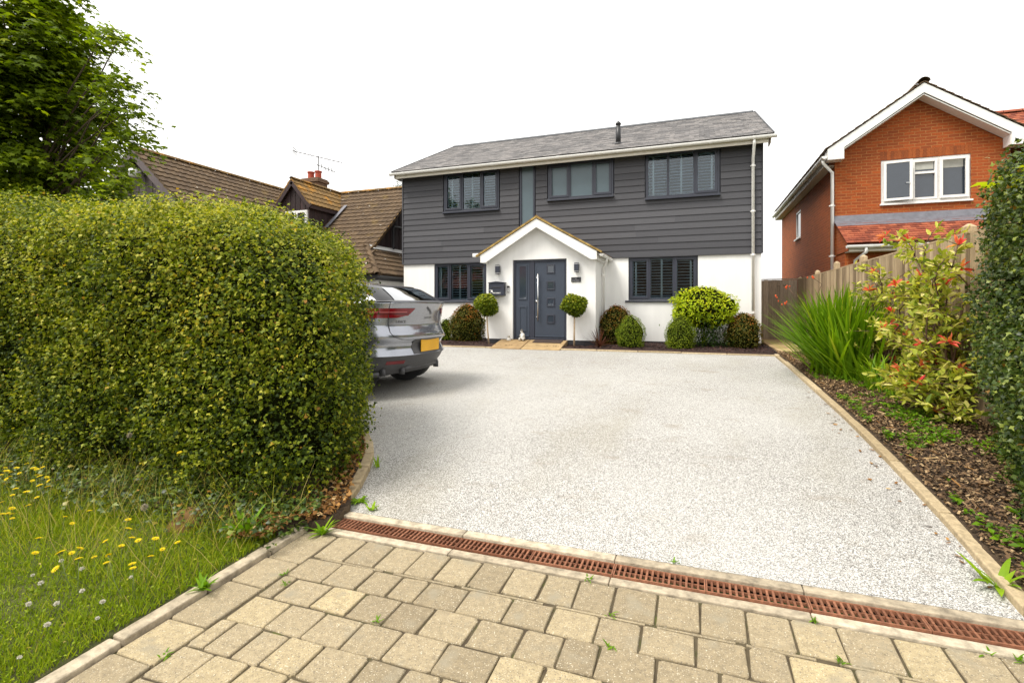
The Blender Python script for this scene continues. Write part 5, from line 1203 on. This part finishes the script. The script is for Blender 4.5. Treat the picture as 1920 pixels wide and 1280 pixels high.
# sprays that reach out over the bungalow
ext = [(-9.35, 6, 6.2), (-9.7, 6, 6.37), (-9.2, 6, 5.45), (-9.6, 6, 5.5), (-9.05, 6, 4.95), (-9.45, 6, 5.1), (-8.95, 6, 4.52), (-9.25, 6, 4.40), (-9.7, 6, 4.27), (-9.2, 6, 3.75), (-9.5, 6, 3.6), (-9.9, 6, 3.7), (-10.2, 6, 4.1), (-10.1, 6, 3.4), (-9.6, 6, 3.3), (-10.6, 6, 3.5)]
broad_tree('maple_tree', 'large leafy maple tree rising behind the big hedge at the left edge', (-12.0, 6.0, .3), 8.6, 1.42, 5.2, 40, 275, 105, .120, M['mapleleaf'], 3, spread=.20, shape=1.85, extra=ext)
broad_tree('evergreen_tree', 'small dark tree showing above the bungalow roof beside the grey house', (-14.9, 24.6, .5), 8.3, 1.25, 7.0, 8, 46, 60, .10, M['deepleaf'], 5, tmpl=T_LONG, spread=.22, shape=1.1, extra=[(-15.0, 24.4, 8.9), (-15.5, 24.4, 8.2), (-14.7, 24.5, 8.7)])

# ---- clipped shrubs in the bed by the house
BZ = lambda y: G(y) + .05
def shrub(name, label, x, y, rx, h, mat, n, leaf, shape='ball', tint0=.45, topred=0, group=None, ry=None, lump=.10, tmpl=T_OVAL, cat='shrub'):
    z0 = BZ(y); t = thing(name, label, cat, (x, y, z0), group); ry = ry or rx
    def f(P):
        q = (P - np.array([x, y, z0])) ; z = q[:, 2] / h
        if shape == 'egg': prof = np.interp(z, [-.1, 0, .15, .4, .65, .85, .97, 1.02], [.70, .80, .96, 1.0, .90, .62, .28, 0.0])
        elif shape == 'dome': prof = np.interp(z, [-.1, 0, .12, .35, .6, .82, .95, 1.02], [.62, .72, .92, 1.0, .96, .72, .38, 0.0])
        elif shape == 'mop': prof = np.interp(z, [.3, .36, .45, .62, .78, .92, 1.0, 1.03], [0, .55, .92, 1.0, .90, .60, .25, 0])
        else: prof = np.sqrt(np.clip(1 - ((z - .5) * 2) ** 2, 0, 1))
        r = np.sqrt((q[:, 0] / rx) ** 2 + (q[:, 1] / ry) ** 2)
        return (r - prof) * min(rx, ry) * .8 + lump * (vnoise(P, 5.0) - .5)
    P = shell_points(f, (x - rx * 1.15, y - ry * 1.15, z0), (x + rx * 1.15, y + ry * 1.15, z0 + h * 1.06), n, .09, 40000)
    N0 = grad(f, P); F = unit(N0 * .6 + UP * .35 + rnd_dirs(n) * .7); Dd = unit(N0 * .7 + rnd_dirs(n)); zz = (P[:, 2] - z0) / h
    tint = np.clip(tint0 + .2 * rng.normal(size=n) + .4 * (vnoise(P, 7) - .5) + topred * np.clip((zz - .55) * 2.2, -.3, 1), 0, 1)
    finish(leaf_mesh(name, P, F, Dd, rng.uniform(leaf * .7, leaf * 1.3, n), tmpl, tint), 'foliage', mat, t)
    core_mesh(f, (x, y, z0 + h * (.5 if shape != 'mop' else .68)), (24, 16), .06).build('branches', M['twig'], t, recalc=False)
    return t, z0
shrub('red_shrub', 'rounded shrub with rusty red top left of the letterbox', -5.96, 12.9, .50, 1.03, M['redleaf'], 4200, .045, 'dome', .40, .42)
shrub('box_shrub', 'narrow green shrub half hidden behind the silver car', -6.62, 12.9, .24, .62, M['boxleaf'], 1500, .032, 'egg')
shrub('red_shrub', 'dark reddish dome shrub beside the porch downpipe behind a green box ball', -1.90, 13.05, .47, .98, M['redleaf'], 4000, .042, 'dome', .42, .32)
shrub('box_ball', 'clipped green egg shaped box bush in front of the dark reddish dome', -1.45, 12.3, .345, .76, M['boxleaf'], 4500, .026, 'egg')
shrub('box_ball', 'clipped green box bush in front of the lime coloured shrub', -.35, 12.3, .345, .75, M['boxleaf'], 4500, .026, 'egg')
lime, z0 = shrub('lime_shrub', 'large bright yellow green shrub under the right ground floor window', .16, 12.95, .76, 1.40, M['limeleaf'], 3400, .075, 'mop', .45, .2, ry=.55, lump=.20, tmpl=T_LONG)
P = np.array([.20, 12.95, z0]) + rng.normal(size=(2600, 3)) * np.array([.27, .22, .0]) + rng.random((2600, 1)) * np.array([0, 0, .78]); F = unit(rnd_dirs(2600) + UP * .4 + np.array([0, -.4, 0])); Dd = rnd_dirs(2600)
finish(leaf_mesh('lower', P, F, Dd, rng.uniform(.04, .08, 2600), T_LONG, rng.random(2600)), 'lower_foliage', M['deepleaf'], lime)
shrub('red_shrub', 'low bronze green dome shrub at the right corner of the house', 1.0, 12.9, .40, .82, M['redleaf'], 3600, .038, 'dome', .42, .22)
def lollipop(label, x, y, lean, r, zc):
    z0 = BZ(y); t = thing('lollipop_bay', label, 'topiary tree', (x, y, z0), group='lollipop bay trees flanking the front door'); mb = MB(); mb.smooth = True
    mb.tube([(x + lean, y, z0 - .03), (x + lean * .5, y, z0 + .35), (x, y, zc)], [.026, .020, .018], 8); mb.build('trunk', M['paletrunk'], t)
    c = np.array([x, y, zc]); f = lambda P: (np.linalg.norm((P - c) * np.array([1, 1, 1.1]), axis=1) - r) + .16 * (vnoise(P + lean, 4.5) - .5)
    P = shell_points(f, c - r * 1.3, c + r * 1.3, 2600, .14, 30000); N0 = grad(f, P); n = len(P)
    F = unit(N0 * .5 + UP * .4 + rnd_dirs(n) * .7); Dd = unit(N0 + rnd_dirs(n) * .8); tint = np.clip(.42 + .22 * rng.normal(size=n) + .25 * (P[:, 2] - zc) / r, 0, 1)
    finish(leaf_mesh('bay', P, F, Dd, rng.uniform(.045, .085, n), T_OVAL, tint), 'crown', M['bayleaf'], t)
    core_mesh(f, tuple(c), (20, 14), .09).build('branches', M['twig'], t, recalc=False)
lollipop('lollipop bay tree on a leaning pale stem below the letterbox', -5.02, 12.02, .07, .275, 1.63)
lollipop('lollipop bay tree on a straight pale stem right of the front door', -2.74, 12.02, -.01, .27, 1.64)
# ---- strap leaved plants built from bent ribbons
def ribbons(blades, name):
    """blades: list of (base, azimuth, lean, length, width, droop, tint)"""
    mb = MB(); mb.smooth = True; seg = 6
    for (b, az, lean, ln, wd, droop, ti) in blades:
        b = Vector(b); d = Vector((math.cos(az), math.sin(az), 0)); sd = Vector((-d.y, d.x, 0)); p = b.copy(); a = lean; P = []; mb.tint = ti
        for k in range(seg + 1):
            t = k / seg; w_ = wd * (1 - .25 * (1 - t)) * (1 - t ** 2.5) + .001; n_ = (d * math.cos(a) - Vector((0, 0, 1)) * math.sin(a)); P.append([p - sd * w_ / 2, p + n_ * w_ * .12, p + sd * w_ / 2])
            p = p + (d * math.sin(a) + Vector((0, 0, 1)) * math.cos(a)) * (ln / seg); a += droop / seg * (0.4 + 1.2 * t)
        mb.grid(P)
    return mb
cro = thing('crocosmia', 'large fan of bright green sword leaves arching over the bed edging', 'plant', (2.2, 9.2, BZ(9.2)))
bl = []
for i in range(900):
    az = (rng.normal(math.radians(190), .9), rng.normal(math.radians(275), .6), rng.uniform(0, 6.28), rng.normal(math.radians(200), 1.1))[i % 4]; r_ = abs(rng.normal(0, .17)); q = rng.uniform(0, 6.28); bx, by = 2.10 + r_ * math.cos(q) * .9, 9.15 + r_ * math.sin(q) * 2.0
    toward = (math.cos(az - math.radians(185)) + 1) / 2
    lean = abs(rng.normal(.20 + .70 * toward * rng.random(), .16)); ln = rng.uniform(.85, 1.5)
    if bx + ln * math.sin(lean) * math.cos(az) > 2.72: az = math.pi - az
    bl.append(((bx, by, BZ(by) - .02), az, min(lean, 1.0), ln, rng.uniform(.036, .058), rng.uniform(.05, .55), float(np.clip(rng.normal(.5, .22), 0, .95))))
ribbons(bl, 'c').build('leaves', M['strap'], cro, recalc=False)
M['crocoflower'] = mat_plain('orange_red_flower', (.75, .10, .02), .5, var=.15)
mb = MB(); heads = []
for (x, y, z) in ((1.25, 9.4, 1.72), (1.42, 9.5, 1.92), (1.3, 9.1, 1.63), (1.75, 9.3, 2.05)):
    mb.tube(limb_path((2.1, 9.25, .6), (x, y, z), .25, 6), .004, 4)
    fl = MB(); heads.append(fl)
    for k in range(5): c = Vector((x, y, z)) + Vector(rng.normal(size=3)) * .025; fl.lathe([(.003, 0), (.008, .012), (.012, .026), (.004, .03)], c, 6)
st_ = mb.build('stems', M['twigstem'], cro)
for fl in heads: fl.build('flower_head', M['crocoflower'], cro)
day = thing('strap_leaf_plant', 'small clump of arching pale green strap leaves beside the red tipped shrub', 'plant', (2.22, 7.85, BZ(7.85)))
bl = [((2.22 + rng.normal() * .07, 7.85 + rng.normal() * .16, BZ(7.85) - .02), rng.uniform(0, 6.28), rng.uniform(.1, .6), rng.uniform(.40, .70), rng.uniform(.018, .028), rng.uniform(.9, 1.9), float(rng.uniform(.3, .95))) for i in range(85)]
ribbons(bl, 'd').build('leaves', M['strap'], day, recalc=False)
cor = thing('cordyline', 'small bronze spiky cordyline at the porch corner', 'plant', (-2.16, 12.08, BZ(12.08)))
bl = [((-2.16, 12.08, BZ(12.08)), rng.uniform(0, 6.28), rng.uniform(.1, 1.45), rng.uniform(.34, .58), .022, rng.uniform(0, .4), float(rng.random())) for i in range(46)]
ribbons(bl, 'e').build('leaves', M['cordleaf'], cor, recalc=False)
# ---- red tipped variegated shrubs by the fence
def photinia(label, base, tips, nleaf, red, seed):
    t = thing('photinia', label, 'shrub', base); b = Vector(base); mb = MB(); mb.smooth = True; LP, LD, LT, RP, RD = [], [], [], [], []
    for i, tp in enumerate(tips):
        tp = Vector(tp); pts = limb_path(b + Vector(rng.normal(size=3)) * np.float64(.04), tp, rng.uniform(-.05, .15), 7); mb.tube(pts, [.013 * (1 - .75 * k / 7) + .002 for k in range(8)], 6)
        ends = [(pts[k], pts[k] + Vector((rng.normal() * .17, rng.normal() * .20, rng.uniform(-.02, .20)))) for k in range(2, 8) for _ in range(3)] + [(pts[-2], tp)]
        for a, e in ends:
            mb.tube([a, a.lerp(e, .5) + Vector((0, 0, .02)), e], [.005, .004, .002], 4); d0 = (e - a).normalized()
            isred = rng.random() < (.55 if e is tp else red * .35)
            for k in range(nleaf):
                q = a.lerp(e, rng.uniform(.35, 1.0)); d = (d0 * .7 + Vector(rnd_dirs(1)[0])).normalized(); LP.append(q); LD.append(d)
            if isred:
                for k in range(8): RP.append(e); RD.append((d0 * .6 + Vector(rnd_dirs(1)[0]) * .8 + Vector((0, 0, .5))).normalized())
    mb.build('stems', M['twigstem'], t)
    for nm, PP, DD, mt_, sz in (('foliage', LP, LD, M['photleaf'], (.065, .115)), ('young_leaves', RP, RD, M['phottip'], (.08, .125))):
        n = len(PP); D_ = np.array([tuple(d) for d in DD]); F = unit(UP * .8 + rnd_dirs(n) * .9 - D_ * .2)
        finish(leaf_mesh(nm, np.array([tuple(p) for p in PP]), F, D_, rng.uniform(*sz, n), T_LONG, np.clip(rng.normal(.5, .28, n), 0, 1), rng.uniform(.085, .125, n)), nm, mt_, t)
def tipset(n, c, s, lo, hi): return [(c[0] + rng.normal() * s[0], c[1] + rng.normal() * s[1], rng.uniform(lo, hi)) for _ in range(n)]
photinia('tall variegated shrub with red young leaves beside the dark hedge', (2.52, 6.7, BZ(6.7)), tipset(7, (2.42, 6.9), (.16, .42), 1.75, 2.15) + tipset(5, (2.30, 6.7), (.18, .40), 1.05, 1.6) + tipset(9, (2.20, 6.4), (.20, .40), .55, .95) + [(2.36, 7.30, 2.36), (2.40, 6.9, 2.30), (2.45, 6.3, 2.2)], 9, .09, 1)
photinia('smaller variegated shrub with red young leaves behind the sword leaves', (2.55, 8.6, BZ(8.6)), tipset(5, (2.45, 8.6), (.12, .32), 1.6, 2.0) + tipset(3, (2.48, 8.3), (.12, .30), 1.1, 1.6) + [(2.45, 8.9, 2.08)], 6, .14, 2)

# ---- mulch, weeds, litter, grass: masses nobody could count
def scatter(name, n, sampler, size, tmpl, mat, tint, flat=.25, lift=.01, label=None, cat=None, up=1.0):
    P = sampler(n); n = len(P); F = unit(UP * up + rnd_dirs(n) * flat); Dd = rnd_dirs(n) * np.array([1, 1, .25]); P[:, 2] += lift
    o = finish(leaf_mesh(name, P, F, Dd, rng.uniform(*size, n), tmpl, np.clip(rng.normal(*tint, n), 0, 1)), name, mat); return tag(o, label, cat, kind='stuff')
def bed_s(x0, x1, y0, y1, lift=.05):
    def s(n):
        x = rng.uniform(x0, x1, n); y = rng.uniform(y0, y1, n); return np.stack([x, y, g(y) + lift + rng.random(n) * .02], axis=1)
    return s
scatter('bark_mulch', 40000, bed_s(1.575, 2.72, 3.0, 12.0), (.008, .036), T_CHIP, M['chip'], (.66, .26), .6, .012, 'brown bark chips and dead leaves over the right hand bed', 'mulch')
scatter('dry_stalks', 420, bed_s(1.60, 2.72, 3.0, 11.5, .07), (.02, .11), (T_CHIP[0] * np.array([1, .12, 1]), T_CHIP[1]), M['dry'], (.75, .2), .35, .02, 'pale dry stalks and straw lying over the right hand bed', 'straw')
scatter('dark_mulch', 9000, bed_s(-8.0, 1.55, 11.75, 13.6, .045), (.02, .05), T_CHIP, M['dchip'], (.4, .25), .5, .012, 'dark reddish bark mulch under the house shrubs', 'mulch')
def weed_s(n):
    x = rng.uniform(1.62, 2.5, n); y = rng.uniform(3.0, 9.0, n); P = np.stack([x, y, np.zeros(n)], axis=1); k = vnoise(P, 3.4) + .8 * (vnoise(P + 5, 11) - .5) > .63; P = P[k]; P[:, 2] = g(P[:, 1]) + .06 + rng.random(k.sum()) * .05; return P
scatter('low_weeds', 11000, weed_s, (.025, .055), T_OVAL, M['strap'], (.24, .26), .7, .01, 'low bright green weeds creeping over the right hand bed', 'weeds')
def litter_s(n):
    y = rng.uniform(2.5, 4.6, n); e = np.array([hedge_edge(v) for v in y]); x = e - .06 - np.abs(rng.normal(0, .16, n)); return np.stack([x, y, g(y) + .065 + rng.random(n) * .03], axis=1)
scatter('fallen_leaves', 1500, litter_s, (.025, .055), T_LOBE3, M['dry'], (.5, .28), .7, .01, 'brown fallen leaves around the foot of the big hedge', 'leaves')
def litter2(n):
    y = rng.uniform(3.3, 8, n); x = 1.49 - np.abs(rng.normal(0, .10, n)); return np.stack([x, y, g(y) + .004], axis=1)
scatter('fallen_leaves', 55, litter2, (.02, .045), T_CHIP, M['dry'], (.35, .25), .25, .006, 'scraps of dead leaf along the right hand drive edging', 'leaves')
def verge_pts(n, y0, y1, xmax=-2.64):
    n = int(n * 1.7); y = rng.uniform(min(y0, y0 - .6 * (y0 < 1)), y1, n); x = rng.uniform(-10.5, xmax, n); k = (x > -2.3 * y - .35) | (rng.random(n) < .45); return x[k], y[k]
def blades(n, y0, y1, hlo, hhi, wlo, whi, tmean, lean, dens=None):
    x, y = verge_pts(n, y0, y1); P = np.stack([x, y, g(y) + .015], axis=1)
    if dens is not None: k = rng.random(len(P)) < dens(P); P = P[k]
    n = len(P); Dd = unit(UP + rnd_dirs(n) * lean); F = unit(rnd_dirs(n) * np.array([1, 1, .1])); return P, F, Dd, rng.uniform(hlo, hhi, n), rng.uniform(wlo, whi, n), np.clip(rng.normal(tmean, .2, n), 0, 1)
A = [blades(120000, .7, 3.1, .03, .075, .003, .006, .42, .55), blades(9000, 1.9, 3.3, .05, .16, .003, .0055, .60, .55, lambda P: np.clip((P[:, 1] - 1.75) / .9, 0, 1) * np.clip((2.95 - P[:, 1]) / .4, .2, 1) * (vnoise(P, 2.2) > .42)),
     blades(1200, 1.9, 3.1, .22, .48, .0018, .0035, .90, .6)]
cat_ = [np.concatenate([a[i] for a in A]) for i in range(6)]
finish(leaf_mesh('grass_mesh', cat_[0], cat_[1], cat_[2], cat_[3], T_BLADE, cat_[5], cat_[4]), 'grass', M['grass']); tag(bpy.data.objects['grass'], 'rough green verge grass with taller dry stalks near the hedge', 'grass', kind='stuff')
def ground_s(y0, y1, h):
    def s(n): x, y = verge_pts(n, y0, y1); return np.stack([x, y, g(y) + .02 + rng.random(len(x)) * h], axis=1)
    return s
scatter('clover_leaves', 26000, ground_s(.8, 2.5, .045), (.010, .022), T_OVAL, M['grass'], (.45, .2), .7, 0, 'low clover leaves growing through the verge grass', 'clover')
def ivy_s(n): x, y = verge_pts(n, 2.3, 3.05, -2.5); k = rng.random(len(x)) < np.clip((y - 2.35) / .45, 0, 1); x, y = x[k], y[k]; return np.stack([x, y, g(y) + .03 + rng.random(len(x)) * .16], axis=1)
scatter('ivy', 11000, ivy_s, (.03, .055), T_LOBE3, M['hollyleaf'], (.48, .22), .6, 0, 'dark ivy creeping along the foot of the big hedge', 'ivy')
# brown sandstone boulder in the long grass
M['boulder'] = mat_plain('brown_sandstone', (.12, .062, .014), .9, var=.5, nscale=8, bumpy=.6, bscale=25)
bo = MB(); bo.smooth = True; P = []
for j in range(13):
    row = []
    for i in range(25):
        th, ph = math.pi * j / 12, 2 * math.pi * (i % 24) / 24; d = np.array([[math.sin(th) * math.cos(ph), math.sin(th) * math.sin(ph), math.cos(th)]]); r_ = 1 + .3 * (vnoise(d + 5, 1.6)[0] - .5)
        row.append((-3.36 + .15 * r_ * d[0, 0], 2.62 + .14 * r_ * d[0, 1], .02 + .145 * r_ * d[0, 2]))
    P.append(row)
bo.grid(P); tag(bo.build('boulder', M['boulder'], recalc=False), 'rounded brown sandstone boulder in the long grass below the hedge', 'boulder')

# ---- yellow hawkbit flowers: one built, the rest copied
def flower_proto():
    t = thing('yellow_flower', 'yellow hawkbit flower on a thin stem in the verge grass', 'flower', (0, 0, 0), 'yellow hawkbit flowers in the verge')
    mb = MB(); mb.smooth = True; mb.tube([(0, 0, -.30), (.01, .01, -.15), (0, 0, 0)], [.0018, .0016, .0016], 4); mb.build('stem', M['stem'], t)
    n = 30; q = np.linspace(0, 4 * math.pi, n, endpoint=False); tilt = np.where(np.arange(n) < 15, .18, .55); Dd = np.stack([np.cos(q), np.sin(q), tilt], axis=1); F = unit(np.stack([-np.cos(q) * tilt, -np.sin(q) * tilt, np.ones(n)], axis=1)); P = np.stack([np.cos(q) * .002, np.sin(q) * .002, np.zeros(n) + .003], axis=1)
    finish(leaf_mesh('petals', P, F, unit(Dd), np.where(np.arange(n) < 15, .021, .013), T_LONG, rng.random(n)), 'petals', M['petal'], t)
    mb = MB(); mb.smooth = True; mb.lathe([(.002, -.012), (.006, -.006), (.006, .002), (.002, .006)], (0, 0, 0), 8); mb.build('flower_base', M['stem'], t); return t
FL = [(-5.17,2.5,.34),(-4.98,2.51,.34),(-4.8,2.46,.34),(-4.74,2.45,.34),(-4.76,2.5,.34),(-5.01,2.39,.34),(-4.91,2.35,.34),(-4.93,2.42,.34),(-4.84,2.34,.34),(-4.75,2.35,.34),(-4.83,2.28,.34),(-4.68,2.24,.34),(-4.72,2.28,.34),(-4.56,2.24,.34),(-4.46,2.28,.34),(-4.58,2.37,.34),(-4.53,2.36,.34),(-4.45,2.36,.34),(-4.35,2.32,.34),(-4.3,2.24,.34),(-4.21,2.24,.34),(-4.37,2.14,.34),(-4.24,2.06,.34),(-4.23,2.13,.34),(-4.04,2.09,.34),(-4.31,2.18,.22),(-4.55,2.15,.22),(-4.35,2.11,.22),(-4.29,2.03,.22),(-4.27,2.05,.22),(-4.23,2.05,.22),(-4.14,2.01,.22),(-4.91,2.5,.45),(-3.81,2.26,.22),(-3.69,2.09,.22),(-3.42,2.25,.22),(-3.28,2.16,.22),(-3.23,2.0,.22),(-3.08,1.99,.22),(-3.13,2.08,.22),(-3.06,2.07,.22),(-2.99,2.12,.22),(-2.82,2.13,.22),(-3.44,1.77,.22),(-3.32,1.83,.22),(-3.29,1.80,.23),(-3.25,1.84,.22),(-3.27,1.89,.22),(-3.08,1.85,.22),(-3.03,1.89,.22),(-2.8,1.96,.22),(-2.81,1.87,.22),(-2.76,1.84,.22),(-3.13,1.7,.22),(-3.64,1.89,.22),(-2.82,2.04,.22),(-2.95,1.83,.22),(-3.78,2.87,.45),(-3.14,1.81,.22),(-3.85,2.14,.22)]
pf = flower_proto()
for i, (x, y, z) in enumerate(FL):
    o = pf if i == 0 else copy_tree(pf); o.location = (x, y, z); k = rng.uniform(.65, 1.05); o.scale = (k, k, 1); o.rotation_euler = (rng.normal(.15, .2), rng.normal(.0, .2), rng.uniform(0, 6.28))
def clover_proto():
    t = thing('clover_flower', 'white clover flower head low in the verge grass', 'flower', (0, 0, 0), 'white clover heads in the verge')
    mb = MB(); mb.tube([(0, 0, -.07), (0, 0, 0)], .0015, 4); mb.build('stem', M['stem'], t); n = 60; d = rnd_dirs(n); d[:, 2] = np.abs(d[:, 2]) * .9 - .2
    finish(leaf_mesh('head', d * .003, unit(rnd_dirs(n)), unit(d), .012, T_OVAL, rng.random(n)), 'flower_head', M['clover'], t); return t
pc = clover_proto()
for i, (x, y, z) in enumerate([(-3.37, 1.76, .075), (-3.07, 1.67, .07), (-3.06, 1.78, .08), (-2.74, 1.66, .07), (-2.9, 1.54, .075), (-2.94, 1.95, .09), (-3.5, 1.79, .08), (-2.75, 1.36, .07), (-3.54, 1.95, .08), (-3.32, 1.93, .08), (-3.20, 1.62, .07), (-2.85, 1.75, .08)]):
    o = pc if i == 0 else copy_tree(pc); o.location = (x, y, z); o.rotation_euler = (0, 0, rng.uniform(0, 6.28)); k = rng.uniform(.7, 1.1); o.scale = (k, k, k)
def clock_proto():
    t = thing('seed_clock', 'fluffy pale dandelion seed clock on a stem in the long grass', 'seed head', (0, 0, 0), 'dandelion seed clocks in the verge')
    mb = MB(); mb.tube([(0, 0, -.4), (.01, 0, -.2), (0, 0, 0)], .002, 4); mb.build('stem', M['stem'], t); n = 170; d = rnd_dirs(n)
    finish(leaf_mesh('fluff', d * .004, unit(rnd_dirs(n)), d, .021, T_LONG, rng.random(n), np.full(n, .012)), 'fluff', M['seed'], t); return t
pk = clock_proto()
for i, (x, y, z) in enumerate([(-4.42, 2.92, .52), (-3.33, 2.29, .30)]):
    o = pk if i == 0 else copy_tree(pk); o.location = (x, y, z); o.rotation_euler = (rng.normal() * .1, rng.normal() * .1, 0)
# ---- single weeds
def weed(name, label, x, y, n, ln, wd, lean=(.5, 1.3), tint=(.25, .7), group=None, z=None, droop=(.3, 1.3)):
    z = G(y) + .004 if z is None else z; t = thing(name, label, 'weed', (x, y, z), group)
    bl = [((x + rng.normal() * .012, y + rng.normal() * .012, z), 6.283 * (i + rng.random() * .6) / n, rng.uniform(*lean), rng.uniform(*ln), rng.uniform(*wd), rng.uniform(*droop), float(rng.uniform(*tint))) for i in range(n)]
    ribbons(bl, 'w').build('leaves', M['strap'], t, recalc=False); return t
weed('dandelion_weed', 'bright green dandelion rosette on the verge kerb beside the pavers', -2.56, 2.08, 15, (.06, .13), (.016, .026), z=.03)
weed('broadleaf_weed', 'broad leaved weed growing at the near end of the right hand drive edging', 1.50, 3.42, 9, (.10, .21), (.035, .055), (.5, 1.3), (.55, .9))
weed('drain_weed', 'leafy weed sprawling over the left end of the rusty drain', -2.40, 2.84, 26, (.06, .15), (.016, .026), (.5, 1.4), (.4, .85))
weed('kerb_weed', 'small upright weed beside the curved kerb at the hedge end', -2.66, 3.86, 8, (.06, .14), (.012, .02), (.1, .8), (.5, .9))
weed('kerb_weed', 'flat green weed patch between curved kerb and drain', -2.44, 3.30, 26, (.05, .12), (.02, .03), (.9, 1.5), (.4, .8))
weed('seedling_weed', 'single pale seedling on the drive just above the drain', -2.26, 3.22, 5, (.05, .10), (.02, .03), (.3, 1.2), (.7, .95))
weed('dock_weed', 'brownish dock weed under the hedge near the drain', -2.80, 2.58, 16, (.14, .26), (.03, .05), (.3, 1.1), (.15, .5), z=.06)
for i, (x, y) in enumerate([(-2.19, 2.29), (-2.28, 1.66), (-.40, 2.595), (-.57, 2.87), (-.37, 2.375), (.60, 2.59), (.54, 2.866), (1.22, 2.868), (1.33, 2.86), (-2.27, 2.36), (-.12, 3.17), (-1.5, 2.18)]):
    weed('joint_weed', 'tiny green weed growing in a paving joint', x, y, int(rng.integers(6, 12)), (.015, .045), (.006, .012), (.6, 1.5), (.15, .6), group='weeds in the paving joints')
